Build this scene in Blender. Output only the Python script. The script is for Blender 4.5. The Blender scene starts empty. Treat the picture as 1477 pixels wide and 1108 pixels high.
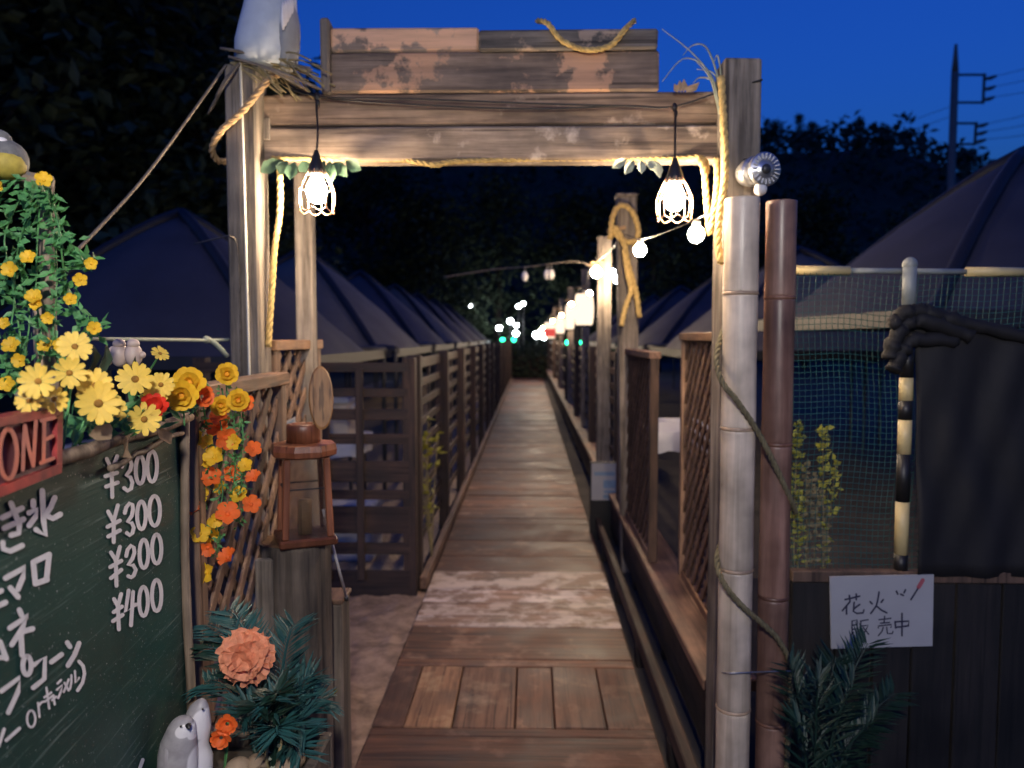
import bpy, bmesh, math, random
from mathutils import Vector, Matrix
random.seed(11)
S = bpy.context.scene
COL = S.collection
R = math.radians
rnd = random.uniform

# ---------------------------------------------------------------- camera
F_PX, CX, CY = 1110.0, 738.5, 554.0          # photo 1477 x 1108
PITCH, YAW = math.atan(68 / F_PX), math.atan(25.5 / F_PX)
CAM = Vector((0, 0, 1.5))
cam_d = bpy.data.cameras.new('camera')
cam = bpy.data.objects.new('camera', cam_d); COL.objects.link(cam)
cam.location = CAM
cam.rotation_euler = (math.pi / 2 - PITCH, 0, YAW)
cam_d.sensor_fit = 'HORIZONTAL'; cam_d.sensor_width = 36
cam_d.lens = 36 * F_PX / 1477
cam_d.clip_start = 0.02; cam_d.clip_end = 2000
cam_d.dof.use_dof = True
cam_d.dof.focus_distance = 1.45
cam_d.dof.aperture_fstop = 3.6
S.camera = cam

# ---------------------------------------------------------------- world (dusk, sun just set behind the camera)
W = bpy.data.worlds.new('World'); S.world = W; W.use_nodes = True
nt = W.node_tree; nt.nodes.clear()
sky = nt.nodes.new('ShaderNodeTexSky'); sky.sky_type = 'NISHITA'; sky.sun_disc = False
sky.sun_elevation = R(-1.0); sky.sun_rotation = R(200); sky.ozone_density = 1.0; sky.air_density = 1.0; sky.dust_density = 0.3
tint = nt.nodes.new('ShaderNodeMix'); tint.data_type = 'RGBA'; tint.blend_type = 'MULTIPLY'; tint.inputs[0].default_value = 1
tint.inputs[7].default_value = (0.02, 0.165, 1.0, 1)
bg = nt.nodes.new('ShaderNodeBackground'); bg.inputs[1].default_value = 1.1
wo = nt.nodes.new('ShaderNodeOutputWorld')
nt.links.new(sky.outputs[0], tint.inputs[6]); nt.links.new(tint.outputs[2], bg.inputs[0]); nt.links.new(bg.outputs[0], wo.inputs[0])

sd = bpy.data.lights.new('sun', 'SUN'); sd.energy = 0.04; sd.angle = R(40); sd.color = (0.75, 0.85, 1.0)
so = bpy.data.objects.new('sun', sd); COL.objects.link(so)
so.rotation_euler = (R(72), 0, R(-20)); so.location = (0, -5, 8)
S.view_settings.view_transform = 'Standard'; S.view_settings.look = 'None'
S.view_settings.exposure = 0.0; S.view_settings.gamma = 1.0; S.view_settings.use_curve_mapping = False

# ---------------------------------------------------------------- pixel helpers
_F = Vector((-math.sin(YAW) * math.cos(PITCH), math.cos(YAW) * math.cos(PITCH), -math.sin(PITCH)))
_R = Vector((math.cos(YAW), math.sin(YAW), 0)); _U = _R.cross(_F)
def ray(px, py): return _F + _R * ((px - CX) / F_PX) - _U * ((py - CY) / F_PX)
def P(px, py, Y): r = ray(px, py); return CAM + r * (Y / r.y)
def PL(px, py, p0, n): r = ray(px, py); return CAM + r * ((p0 - CAM).dot(n) / r.dot(n))

# ---------------------------------------------------------------- materials
def _mat(name):
    m = bpy.data.materials.new(name); m.use_nodes = True
    return m, m.node_tree, m.node_tree.nodes['Principled BSDF']
def _coords(t, sx, sy, sz):
    tc = t.nodes.new('ShaderNodeTexCoord'); oi = t.nodes.new('ShaderNodeObjectInfo')
    ad = t.nodes.new('ShaderNodeVectorMath'); ad.operation = 'ADD'
    ml = t.nodes.new('ShaderNodeVectorMath'); ml.operation = 'SCALE'; ml.inputs[3].default_value = 7.3
    cb = t.nodes.new('ShaderNodeCombineXYZ')
    for i in range(3): t.links.new(oi.outputs['Random'], cb.inputs[i])
    t.links.new(cb.outputs[0], ml.inputs[0]); t.links.new(tc.outputs['Object'], ad.inputs[0]); t.links.new(ml.outputs[0], ad.inputs[1])
    mp = t.nodes.new('ShaderNodeMapping'); mp.inputs['Scale'].default_value = (sx, sy, sz)
    t.links.new(ad.outputs[0], mp.inputs[0])
    return mp.outputs[0], ad.outputs[0], oi
def _noise(t, vec, scale, detail=4, rough=.6):
    n = t.nodes.new('ShaderNodeTexNoise'); n.inputs['Scale'].default_value = scale
    n.inputs['Detail'].default_value = detail; n.inputs['Roughness'].default_value = rough
    t.links.new(vec, n.inputs['Vector']); return n.outputs[0]
def _ramp(t, fac, stops):
    r = t.nodes.new('ShaderNodeValToRGB'); el = r.color_ramp.elements
    while len(el) < len(stops): el.new(.5)
    for e, (p, c) in zip(el, stops): e.position = p; e.color = (*c, 1)
    t.links.new(fac, r.inputs[0]); return r.outputs[0]
def _mix(t, a, b, fac, mode='MIX'):
    m = t.nodes.new('ShaderNodeMix'); m.data_type = 'RGBA'; m.blend_type = mode
    for sock, v in ((m.inputs[0], fac), (m.inputs[6], a), (m.inputs[7], b)):
        if hasattr(v, 'is_linked'): t.links.new(v, sock)
        elif isinstance(v, tuple): sock.default_value = (*v, 1)
        else: sock.default_value = v
    return m.outputs[2]
def wood(name, dark, light, axis='Z', rough=.7, patch=None, patch_at=(.56, .6), bump=.35, fine=1.0):
    m, t, b = _mat(name)
    s = {'X': (2.2, 34, 34), 'Y': (34, 2.2, 34), 'Z': (34, 34, 2.2)}[axis]
    g, o, oi = _coords(t, *[v * fine for v in s])
    n1 = _noise(t, g, 1.0, 6, .65)
    n2 = _noise(t, o, 4.0, 4, .6)
    c = _ramp(t, n1, [(.36, dark), (.5, tuple(.5 * (p + q) for p, q in zip(dark, light))), (.64, light)])
    blot = _ramp(t, n2, [(.3, (.45, .45, .45)), (.65, (1.15, 1.15, 1.15))])
    c = _mix(t, c, blot, 1.0, 'MULTIPLY')
    mp2 = t.nodes.new('ShaderNodeMapping'); mp2.inputs['Scale'].default_value = tuple((v * 1.9 if v > 3 else v * .55) * fine for v in s); t.links.new(o, mp2.inputs[0])
    n4 = _noise(t, mp2.outputs[0], 1.0, 3, .5)
    crack = _ramp(t, n4, [(.60, (1, 1, 1)), (.66, (.3, .28, .27))])
    c = _mix(t, c, crack, .85 if bump > .2 else .25, 'MULTIPLY')
    if patch:
        n3 = _noise(t, o, 5.5, 5, .62)
        f = _ramp(t, n3, [(patch_at[0], (0, 0, 0)), (patch_at[1], (1, 1, 1))])
        pc = _mix(t, patch, _ramp(t, n1, [(.25, (.55, .55, .55)), (.6, (1, 1, 1))]), 1.0, 'MULTIPLY')
        c = _mix(t, c, pc, f)
    mr = t.nodes.new('ShaderNodeMapRange'); mr.inputs[3].default_value = .75; mr.inputs[4].default_value = 1.2
    t.links.new(oi.outputs['Random'], mr.inputs[0])
    hs = t.nodes.new('ShaderNodeHueSaturation'); t.links.new(mr.outputs[0], hs.inputs['Value']); t.links.new(c, hs.inputs['Color'])
    c = _mix(t, hs.outputs[0], oi.outputs['Color'], 1.0, 'MULTIPLY')
    t.links.new(c, b.inputs['Base Color'])
    rr = _ramp(t, n2, [(.3, (rough - .12,) * 3), (.7, (rough + .12,) * 3)]); t.links.new(rr, b.inputs['Roughness'])
    bp = t.nodes.new('ShaderNodeBump'); bp.inputs['Strength'].default_value = bump; bp.inputs['Distance'].default_value = .006
    t.links.new(n1, bp.inputs['Height']); t.links.new(bp.outputs[0], b.inputs['Normal'])
    return m
def flat(name, col, rough=.6, var=.25, scale=14, metal=0, bump=.0, trans=0, spec=.5, second=None):
    m, t, b = _mat(name)
    g, o, oi = _coords(t, 1, 1, 1)
    n = _noise(t, o, scale, 5, .6)
    lo = tuple(v * (1 - var) for v in (second or col)); hi = tuple(min(1, v * (1 + var)) for v in col)
    c = _ramp(t, n, [(.3, lo), (.7, hi)])
    mr = t.nodes.new('ShaderNodeMapRange'); mr.inputs[3].default_value = 1 - var * .6; mr.inputs[4].default_value = 1 + var * .6
    t.links.new(oi.outputs['Random'], mr.inputs[0])
    hs = t.nodes.new('ShaderNodeHueSaturation'); t.links.new(mr.outputs[0], hs.inputs['Value']); t.links.new(c, hs.inputs['Color'])
    c = _mix(t, hs.outputs[0], oi.outputs['Color'], 1.0, 'MULTIPLY')
    t.links.new(c, b.inputs['Base Color']); b.inputs['Roughness'].default_value = rough; b.inputs['Metallic'].default_value = metal
    b.inputs['Specular IOR Level'].default_value = spec
    if trans:
        tr = t.nodes.new('ShaderNodeBsdfTranslucent'); t.links.new(c, tr.inputs[0])
        mx = t.nodes.new('ShaderNodeMixShader'); mx.inputs[0].default_value = trans
        t.links.new(b.outputs[0], mx.inputs[1]); t.links.new(tr.outputs[0], mx.inputs[2])
        t.links.new(mx.outputs[0], t.nodes['Material Output'].inputs[0])
    if bump:
        bp = t.nodes.new('ShaderNodeBump'); bp.inputs['Strength'].default_value = bump; bp.inputs['Distance'].default_value = .01
        t.links.new(n, bp.inputs['Height']); t.links.new(bp.outputs[0], b.inputs['Normal'])
    return m
def glow(name, col, strength):
    m = bpy.data.materials.new(name); m.use_nodes = True; t = m.node_tree; t.nodes.clear()
    e = t.nodes.new('ShaderNodeEmission'); e.inputs[0].default_value = (*col, 1); e.inputs[1].default_value = strength
    o = t.nodes.new('ShaderNodeOutputMaterial'); t.links.new(e.outputs[0], o.inputs[0]); return m
def glass(name, col=(1, 1, 1), rough=.05):
    m, t, b = _mat(name)
    b.inputs['Base Color'].default_value = (*col, 1); b.inputs['Roughness'].default_value = rough
    b.inputs['Transmission Weight'].default_value = 1; b.inputs['IOR'].default_value = 1.45
    return m

M = {}
M['gate_v'] = wood('weathered_gate_wood_upright', (.1, .082, .065), (.32, .265, .21), 'Z', .8)
M['gate_h'] = wood('weathered_gate_wood_beam', (.11, .078, .058), (.36, .27, .2), 'X', .78, patch=(.5, .4, .32), patch_at=(.58, .66))
M['header'] = wood('worn_painted_header_wood', (.15, .11, .085), (.42, .31, .23), 'X', .8, patch=(.75, .44, .27), patch_at=(.46, .5))
M['header_grey'] = wood('grey_header_wood', (.08, .07, .06), (.26, .22, .185), 'X', .85, patch=(.5, .36, .26), patch_at=(.57, .61))
M['deck_x'] = wood('walked_deck_wood_across', (.085, .042, .025), (.24, .132, .08), 'X', .62, patch=(.34, .235, .17), patch_at=(.55, .68), bump=.5)
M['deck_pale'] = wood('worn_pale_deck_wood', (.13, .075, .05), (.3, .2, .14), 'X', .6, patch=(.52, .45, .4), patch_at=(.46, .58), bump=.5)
M['deck_y'] = wood('walked_deck_wood_along', (.1, .053, .035), (.25, .15, .1), 'Y', .62, patch=(.33, .24, .17), patch_at=(.56, .68), bump=.5)
M['fence_v'] = wood('dark_stained_fence_wood_upright', (.022, .013, .01), (.075, .042, .03), 'Z', .7)
M['fence_x'] = wood('dark_stained_fence_wood_across', (.022, .013, .01), (.075, .042, .03), 'X', .7)
M['fence_y'] = wood('dark_stained_fence_wood_along', (.022, .013, .01), (.08, .045, .032), 'Y', .7)
M['black_y'] = wood('blackened_beam_wood', (.012, .009, .008), (.035, .024, .018), 'Y', .7)
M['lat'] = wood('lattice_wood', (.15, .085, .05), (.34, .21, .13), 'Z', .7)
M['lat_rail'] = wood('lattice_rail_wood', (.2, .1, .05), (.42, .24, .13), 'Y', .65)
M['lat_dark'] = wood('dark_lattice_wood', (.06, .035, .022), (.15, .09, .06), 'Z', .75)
M['ledge'] = wood('ledge_wood', (.12, .065, .042), (.26, .15, .095), 'Y', .65)
M['stump'] = wood('weathered_log_wood', (.05, .04, .033), (.19, .15, .115), 'Z', .85, bump=.8)
M['red_wood'] = wood('varnished_red_brown_wood', (.13, .042, .02), (.3, .105, .05), 'Z', .4)
M['disc_wood'] = wood('pale_cut_wood', (.34, .2, .09), (.55, .36, .18), 'Z', .5)
M['frame'] = wood('split_branch_wood', (.12, .085, .06), (.36, .27, .19), 'Z', .75)
M['bark'] = wood('tree_bark', (.02, .015, .012), (.06, .045, .035), 'Z', .9)
M['bamboo'] = wood('dry_pale_bamboo', (.5, .41, .31), (.72, .6, .47), 'Z', .38, bump=.08, fine=.6)
M['bamboo_red'] = wood('dry_reddish_bamboo', (.17, .085, .06), (.36, .21, .155), 'Z', .42, bump=.08, fine=.6)
M['boards'] = wood('black_boards', (.004, .0035, .0035), (.014, .011, .01), 'Z', .7)
M['rope'] = flat('yellow_rope_fibre', (.52, .36, .13), .9, .35, 60, bump=.3)
M['rope_tan'] = flat('tan_hemp_fibre', (.4, .26, .13), .9, .35, 60, bump=.3)
M['rope_grey'] = flat('grey_cord_fibre', (.16, .13, .1), .9, .3, 40)
M['rope_green'] = flat('olive_rope_fibre', (.13, .11, .06), .9, .4, 50)
M['white_cable'] = flat('white_cable_plastic', (.62, .58, .48), .5, .1)
M['black'] = flat('black_plastic', (.012, .011, .011), .45, .2)
M['copper'] = flat('copper_wire', (.75, .42, .26), .35, .1, metal=.7)
M['chrome'] = flat('dull_metal', (.6, .6, .6), .3, .15, metal=.9)
M['dark_metal'] = flat('dark_metal', (.06, .06, .065), .4, .2, metal=.6)
M['chalk'] = flat('chalk_paint', (.74, .73, .74), .8, .08, 60)
M['red_paint'] = flat('red_plaque_paint', (.3, .035, .03), .5, .35, 22, second=(.14, .02, .03))
M['plaque_dark'] = flat('dark_plaque_ground', (.1, .045, .06), .55, .3, 20)
M['letter'] = flat('orange_letter_paint', (.62, .16, .09), .5, .25, 25, second=(.5, .2, .17))
M['yellow'] = flat('yellow_petal', (.82, .52, .03), .6, .12, 40, trans=.25)
M['yellow2'] = flat('pale_yellow_petal', (.85, .6, .1), .6, .12, 40, trans=.25)
M['eye_br'] = flat('brown_flower_eye', (.3, .14, .015), .8, .3, 80)
M['eye_or'] = flat('orange_flower_eye', (.75, .33, .02), .8, .2, 80)
M['orange'] = flat('orange_petal', (.85, .17, .03), .6, .15, 40, trans=.25)
M['red'] = flat('red_petal', (.62, .03, .01), .6, .2, 40, trans=.2)
M['coral'] = flat('coral_petal', (.82, .36, .2), .65, .15, 60, trans=.25, second=(.72, .26, .14))
M['leaf'] = flat('green_leaf', (.1, .3, .1), .5, .4, 30, trans=.25)
M['leaf_yel'] = flat('yellow_green_leaf', (.38, .36, .05), .55, .35, 30, trans=.25)
M['leaf_deep'] = flat('deep_green_leaf', (.009, .034, .024), .5, .35, 30, trans=.15)
M['leaf_teal'] = flat('teal_frond', (.02, .085, .085), .45, .35, 20, trans=.15)
M['leaf_blue'] = flat('bluish_broad_leaf', (.05, .1, .06), .6, .25, 20, trans=.2)
M['dry_leaf'] = flat('dried_leaf', (.38, .27, .16), .8, .3, 30, trans=.2)
M['dry_grass'] = flat('dried_grass', (.25, .2, .1), .85, .35, 30)
M['pale_grass'] = flat('pale_grass', (.3, .33, .26), .7, .25, 30)
M['tree_leaf'] = flat('dark_tree_foliage', (.035, .05, .028), .7, .4, 3, spec=.2)
M['hill_leaf'] = flat('hill_foliage', (.03, .04, .03), .8, .4, .3, spec=.1)
M['bird_white'] = flat('white_bird_paint', (.68, .66, .68), .5, .06, 30)
M['bird_grey'] = flat('grey_bird_paint', (.36, .34, .36), .5, .12, 30)
M['statue'] = flat('pale_grey_plaster', (.52, .56, .6), .6, .12, 12, bump=.15)
M['statue_dark'] = flat('grey_plaster_tail', (.3, .31, .33), .65, .15, 12, bump=.15)
M['beige'] = flat('beige_ceramic', (.55, .43, .37), .45, .12, 25)
M['tit_yellow'] = flat('olive_yellow_feather', (.42, .33, .06), .7, .25, 60)
M['tit_grey'] = flat('grey_feather', (.13, .13, .13), .7, .35, 60)
M['tent'] = flat('navy_canvas', (.034, .034, .05), .75, .2, 3, bump=.3)
M['tent_grey'] = flat('grey_canvas', (.085, .08, .08), .75, .2, 3, bump=.3)
M['tent_trim'] = flat('black_canvas_trim', (.012, .012, .016), .6, .2, 5)
M['net'] = flat('green_net_cord', (.01, .085, .078), .7, .25, 10)
M['tarp'] = flat('black_mesh_cloth', (.007, .006, .007), .75, .3, 9, bump=.3)
M['pole_yel'] = flat('pale_yellow_pole', (.6, .47, .22), .45, .1, 20)
M['pole_grey'] = flat('grey_pole', (.2, .22, .22), .5, .15, 20)
M['paper'] = flat('white_paper', (.34, .34, .355), .8, .06, 6)
M['ink'] = flat('black_ink', (.02, .02, .05), .8, .1)
M['ink_red'] = flat('red_ink', (.35, .08, .1), .8, .1)
M['ink_blue'] = flat('blue_print', (.16, .24, .34), .8, .15)
M['white_cloth'] = flat('white_cloth', (.62, .6, .6), .8, .08, 10)
M['plastic_blue'] = flat('blue_plastic', (.05, .12, .32), .5, .1)
M['plastic_pale'] = flat('pale_plastic', (.55, .55, .56), .5, .12)
M['cream'] = flat('cream_plastic', (.62, .5, .36), .5, .1)
M['soil'] = flat('dark_soil', (.05, .042, .035), .95, .4, 2.5, bump=.5)
M['sand'] = flat('packed_sand', (.31, .21, .145), .95, .3, 11, bump=1.0, second=(.2, .13, .09))
M['gravel'] = flat('pale_gravel', (.36, .27, .18), .95, .45, 40, bump=.8)
M['hill'] = flat('hill_soil', (.025, .028, .02), .95, .4, .2)
M['stone'] = flat('tan_stone', (.3, .22, .15), .85, .3, 20, bump=.6)
M['concrete'] = flat('concrete_pole', (.12, .11, .11), .85, .15, 6)
M['bulb'] = glow('lit_filament_bulb', (1, .77, .53), 470)
M['bulb_s'] = glow('lit_string_bulb', (1, .75, .49), 560)
M['bulb_far_fill'] = glow('lit_small_fill_bulb', (1, .74, .47), 4200)  # strong fill glow of the small bulbs added over the far deck
M['lantern'] = glow('lit_paper', (1, .78, .56), 1.6)
M['lamp_white'] = glow('far_white_lamp', (.9, .95, 1), 90)
M['lamp_green'] = glow('far_green_lamp', (.02, .8, .35), 12)
M['dead_glass'] = flat('unlit_bulb_glass', (.55, .52, .5), .15, .1)
M['glass'] = glass('lantern_glass', (.95, .95, .93), .1)
# green board: dark paint with long brushed scratches, along the board
def board_mat():
    m, t, b = _mat('green_board_paint')
    g, o, oi = _coords(t, 90, 4, 150)
    n1 = _noise(t, g, 1.0, 5, .7); n2 = _noise(t, o, 3.0, 3, .6); n3 = _noise(t, o, 220, 2, .5)
    c = _ramp(t, n2, [(.3, (.006, .04, .034)), (.7, (.012, .066, .055))])
    c = _mix(t, c, (.22, .3, .27), _ramp(t, n1, [(.59, (0, 0, 0)), (.7, (.62, .62, .62))]))
    c = _mix(t, c, (.45, .47, .46), _ramp(t, n3, [(.69, (0, 0, 0)), (.73, (.8, .8, .8))]))
    t.links.new(c, b.inputs['Base Color']); b.inputs['Roughness'].default_value = .45
    bp = t.nodes.new('ShaderNodeBump'); bp.inputs['Strength'].default_value = .25; bp.inputs['Distance'].default_value = .003
    t.links.new(n1, bp.inputs['Height']); t.links.new(bp.outputs[0], b.inputs['Normal'])
    return m
M['board'] = board_mat()

# ---------------------------------------------------------------- mesh builder
def origin(o):
    p = Vector((0, 0, 0))
    while o is not None: p = p + o.location; o = o.parent
    return p
class MB:
    def __init__(s): s.v = []; s.f = []
    def add(s, vs, fs):
        k = len(s.v); s.v += [Vector(v) for v in vs]; s.f += [tuple(i + k for i in f) for f in fs]; return s
    def box(s, c, size, rot=None, ch=.004, jit=0):
        h = [d / 2 for d in size]; c = Vector(c); ch = min(ch, min(h) * .45)
        vs = []; idx = {}
        for sx in (-1, 1):
            for sy in (-1, 1):
                for sz in (-1, 1):
                    sg = (sx, sy, sz)
                    j = Vector((rnd(-jit, jit), rnd(-jit, jit), rnd(-jit, jit))) if jit else Vector((0, 0, 0))
                    for ax in range(3):
                        p = Vector([sg[i] * (h[i] if i == ax else h[i] - ch) for i in range(3)]) + j
                        idx[(sg, ax)] = len(vs); vs.append(p)
        fs = []
        for ax in range(3):
            a, b = [i for i in range(3) if i != ax]
            for sn in (-1, 1):
                def k(sa, sb):
                    g = [0, 0, 0]; g[ax] = sn; g[a] = sa; g[b] = sb; return idx[(tuple(g), ax)]
                q = [k(-1, -1), k(1, -1), k(1, 1), k(-1, 1)]
                if (sn == 1) == (ax == 1): q.reverse()
                fs.append(q)
        for ax in range(3):                       # edges running along ax
            a, b = [i for i in range(3) if i != ax]
            for sa in (-1, 1):
                for sb in (-1, 1):
                    def k(sx, w):
                        g = [0, 0, 0]; g[ax] = sx; g[a] = sa; g[b] = sb; return idx[(tuple(g), w)]
                    fs.append([k(-1, a), k(1, a), k(1, b), k(-1, b)])
        for sx in (-1, 1):
            for sy in (-1, 1):
                for sz in (-1, 1): fs.append([idx[((sx, sy, sz), i)] for i in range(3)])
        if rot is not None: vs = [rot @ v for v in vs]
        return s.add([v + c for v in vs], fs)
    def bar(s, a, b, w, d, up=(0, 0, 1), ch=.003):     # box from a to b; w across, d along 'up'
        a, b = Vector(a), Vector(b); x = (b - a); L = x.length; x.normalize(); up = Vector(up)
        y = up.cross(x).normalized(); z = x.cross(y)
        return s.box((a + b) / 2, (L, w, d), Matrix((x, y, z)).transposed(), ch)
    def tube(s, pts, r, n=8, cap=True):
        pts = [Vector(p) for p in pts]; m = len(pts); rs = r if isinstance(r, (list, tuple)) else [r] * m
        vs, fs = [], []; prev = None
        for i, p in enumerate(pts):
            t = (pts[min(i + 1, m - 1)] - pts[max(i - 1, 0)]).normalized()
            if prev is None: prev = Vector((0, 0, 1)) if abs(t.z) < .9 else Vector((1, 0, 0))
            x = (prev - t * prev.dot(t)).normalized(); prev = x; y = t.cross(x)
            for k in range(n):
                a = 2 * math.pi * k / n; vs.append(p + (x * math.cos(a) + y * math.sin(a)) * rs[i])
        for i in range(m - 1):
            for k in range(n): fs.append((i * n + k, i * n + (k + 1) % n, (i + 1) * n + (k + 1) % n, (i + 1) * n + k))
        if cap: fs.append(tuple(reversed(range(n)))); fs.append(tuple((m - 1) * n + k for k in range(n)))
        return s.add(vs, fs)
    def lathe(s, prof, c=(0, 0, 0), n=20, rot=None, jit=0, sx=1, sy=1):    # prof: (radius, z)
        vs, fs = [], []; c = Vector(c); m = len(prof)
        jj = [1 + rnd(-jit, jit) for _ in range(n)]
        for (r, z) in prof:
            for k in range(n):
                a = 2 * math.pi * k / n; v = Vector((r * jj[k] * math.cos(a) * sx, r * jj[k] * math.sin(a) * sy, z))
                vs.append((rot @ v if rot else v) + c)
        for i in range(m - 1):
            for k in range(n): fs.append((i * n + k, i * n + (k + 1) % n, (i + 1) * n + (k + 1) % n, (i + 1) * n + k))
        fs.append(tuple(reversed(range(n)))); fs.append(tuple((m - 1) * n + k for k in range(n)))
        return s.add(vs, fs)
    def ball(s, c, rx, ry=None, rz=None, rot=None, n=14, m=9):
        ry = ry or rx; rz = rz or rx; vs, fs = [], []; c = Vector(c)
        vs.append(Vector((0, 0, -rz)))
        for i in range(1, m):
            t = -math.pi / 2 + math.pi * i / m
            for k in range(n):
                a = 2 * math.pi * k / n; vs.append(Vector((rx * math.cos(t) * math.cos(a), ry * math.cos(t) * math.sin(a), rz * math.sin(t))))
        vs.append(Vector((0, 0, rz)))
        for k in range(n): fs.append((0, 1 + (k + 1) % n, 1 + k)); fs.append((len(vs) - 1, 1 + (m - 2) * n + k, 1 + (m - 2) * n + (k + 1) % n))
        for i in range(m - 2):
            for k in range(n): fs.append((1 + i * n + k, 1 + i * n + (k + 1) % n, 1 + (i + 1) * n + (k + 1) % n, 1 + (i + 1) * n + k))
        if rot: vs = [rot @ v for v in vs]
        return s.add([v + c for v in vs], fs)
    def leaf(s, p, d, w, nrm, fold=.25):               # diamond leaf along d
        p, d = Vector(p), Vector(d); nrm = Vector(nrm); sd = d.cross(nrm)
        if sd.length < 1e-6: sd = d.orthogonal()
        sd.normalize(); n2 = sd.cross(d).normalized()
        return s.add([p, p + d * .45 + sd * w + n2 * w * fold, p + d, p + d * .45 - sd * w + n2 * w * fold], [(0, 1, 2), (0, 2, 3)])
    def ribbon(s, pts, w, lift, thick, proj):          # stroke in pixel space, mapped by proj(px,py,offset)
        pts = [Vector((x, y)) for x, y in pts]; n = len(pts); L, Rr = [], []
        for i, p in enumerate(pts):
            t = (pts[min(i + 1, n - 1)] - pts[max(i - 1, 0)])
            t = t.normalized() if t.length else Vector((1, 0)); q = Vector((-t.y, t.x)) * w / 2
            L.append(p + q); Rr.append(p - q)
        t0 = (pts[0] - pts[1]).normalized(); t1 = (pts[-1] - pts[-2]).normalized()
        def capp(c, t, first, last):
            out = []; q = (first - c)
            for k in range(1, 5):
                a = math.pi * k / 5; out.append(c + q * math.cos(a) + t * (w / 2) * math.sin(a))
            return out
        poly = L + capp(pts[-1], t1, L[-1], Rr[-1]) + Rr[::-1] + capp(pts[0], t0, Rr[0], L[0])
        m = len(poly)
        top = [proj(q.x, q.y, lift + thick) for q in poly]; bot = [proj(q.x, q.y, lift) for q in poly]
        k = len(s.v); s.v += [Vector(v) for v in top + bot]
        nL = n; c1 = list(range(n, n + 4)); rr = list(range(n + 4, 2 * n + 4)); c2 = list(range(2 * n + 4, 2 * n + 8))
        for i in range(n - 1): s.f.append((k + i, k + i + 1, k + rr[n - 2 - i], k + rr[n - 1 - i]))
        s.f.append(tuple(k + i for i in [n - 1] + c1 + [rr[0]])); s.f.append(tuple(k + i for i in [rr[-1]] + c2 + [0]))
        for i in range(m): s.f.append((k + i, k + (i + 1) % m, k + m + (i + 1) % m, k + m + i))
        return s
    def mesh(s, name, off=Vector((0, 0, 0)), smooth=False):
        me = bpy.data.meshes.new(name); me.from_pydata([v - off for v in s.v], [], s.f); me.update()
        if smooth: me.polygons.foreach_set('use_smooth', [True] * len(me.polygons))
        return me
    def build(s, name, mat, parent=None, smooth=False, pivot=None, fix=True):
        base = Vector(pivot) if pivot is not None else (origin(parent) if parent else Vector((0, 0, 0)))
        me = s.mesh(name, base, smooth)
        if fix:
            b = bmesh.new(); b.from_mesh(me); bmesh.ops.recalc_face_normals(b, faces=b.faces); b.to_mesh(me); b.free()
        me.materials.append(M[mat] if isinstance(mat, str) else mat)
        o = bpy.data.objects.new(name, me); COL.objects.link(o)
        if parent: o.parent = parent; o.location = base - origin(parent)
        else: o.location = base
        return o
def tag(o, label, cat, group=None, kind=None):
    if label: o['label'] = label
    if cat: o['category'] = cat
    if group: o['group'] = group
    if kind: o['kind'] = kind
    return o
def thing(name, label, cat, loc, group=None):
    o = bpy.data.objects.new(name, None); COL.objects.link(o); o.location = loc; o.empty_display_size = .05
    return tag(o, label, cat, group)
def struct(o): o['kind'] = 'structure'; return o
def stuff(o): o['kind'] = 'stuff'; return o
def inst(src, parent, loc, rot=None, scale=1.0, name=None, mat=None):
    o = src.copy(); COL.objects.link(o); o.parent = parent
    o.location = loc
    if rot is not None: o.rotation_mode = 'QUATERNION'; o.rotation_quaternion = rot.to_quaternion() if isinstance(rot, Matrix) else rot
    o.scale = (scale,) * 3 if not isinstance(scale, tuple) else scale
    return o
def copy_tree(o, parent=None):
    c = o.copy(); COL.objects.link(c); c.parent = parent
    for ch in list(o.children): copy_tree(ch, c)
    return c
def smooth_path(pts, per=8):
    pts = [Vector(p) for p in pts]; out = []
    for i in range(len(pts) - 1):
        p0, p1, p2, p3 = pts[max(i - 1, 0)], pts[i], pts[i + 1], pts[min(i + 2, len(pts) - 1)]
        for k in range(per):
            t = k / per
            out.append(.5 * ((2 * p1) + (-p0 + p2) * t + (2 * p0 - 5 * p1 + 4 * p2 - p3) * t * t + (-p0 + 3 * p1 - 3 * p2 + p3) * t ** 3))
    return out + [pts[-1]]
def rope_mb(pts, r, pitch=None, per=10, mb=None):       # three twisted strands
    mb = mb or MB(); path = smooth_path(pts, per); pitch = pitch or r * 7
    L = [0]
    for a, b in zip(path, path[1:]): L.append(L[-1] + (b - a).length)
    step = pitch / 7; n = max(3, int(L[-1] / step)); q = []; j = 0
    for i in range(n + 1):
        d = L[-1] * i / n
        while j < len(L) - 2 and L[j + 1] < d: j += 1
        q.append(path[j].lerp(path[j + 1], (d - L[j]) / max(1e-9, L[j + 1] - L[j])))
    for s in range(3):
        o = []; prev = Vector((0.3, .2, 1))
        for i, p in enumerate(q):
            t = (q[min(i + 1, n)] - q[max(i - 1, 0)]).normalized()
            x = (prev - t * prev.dot(t)).normalized(); prev = x; y = t.cross(x)
            a = 2 * math.pi * (L[-1] * i / n / pitch + s / 3); o.append(p + (x * math.cos(a) + y * math.sin(a)) * r * .5)
        mb.tube(o, r * .56, 6)
    return mb
def look(d, up=(0, 0, 1)):                               # matrix whose local z points along d
    z = Vector(d).normalized(); x = Vector(up).cross(z)
    if x.length < 1e-5: x = Vector((1, 0, 0))
    x.normalize(); return Matrix((x, z.cross(x), z)).transposed()

ORD = ['first', 'second', 'third', 'fourth', 'fifth', 'sixth', 'seventh', 'eighth']
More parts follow.
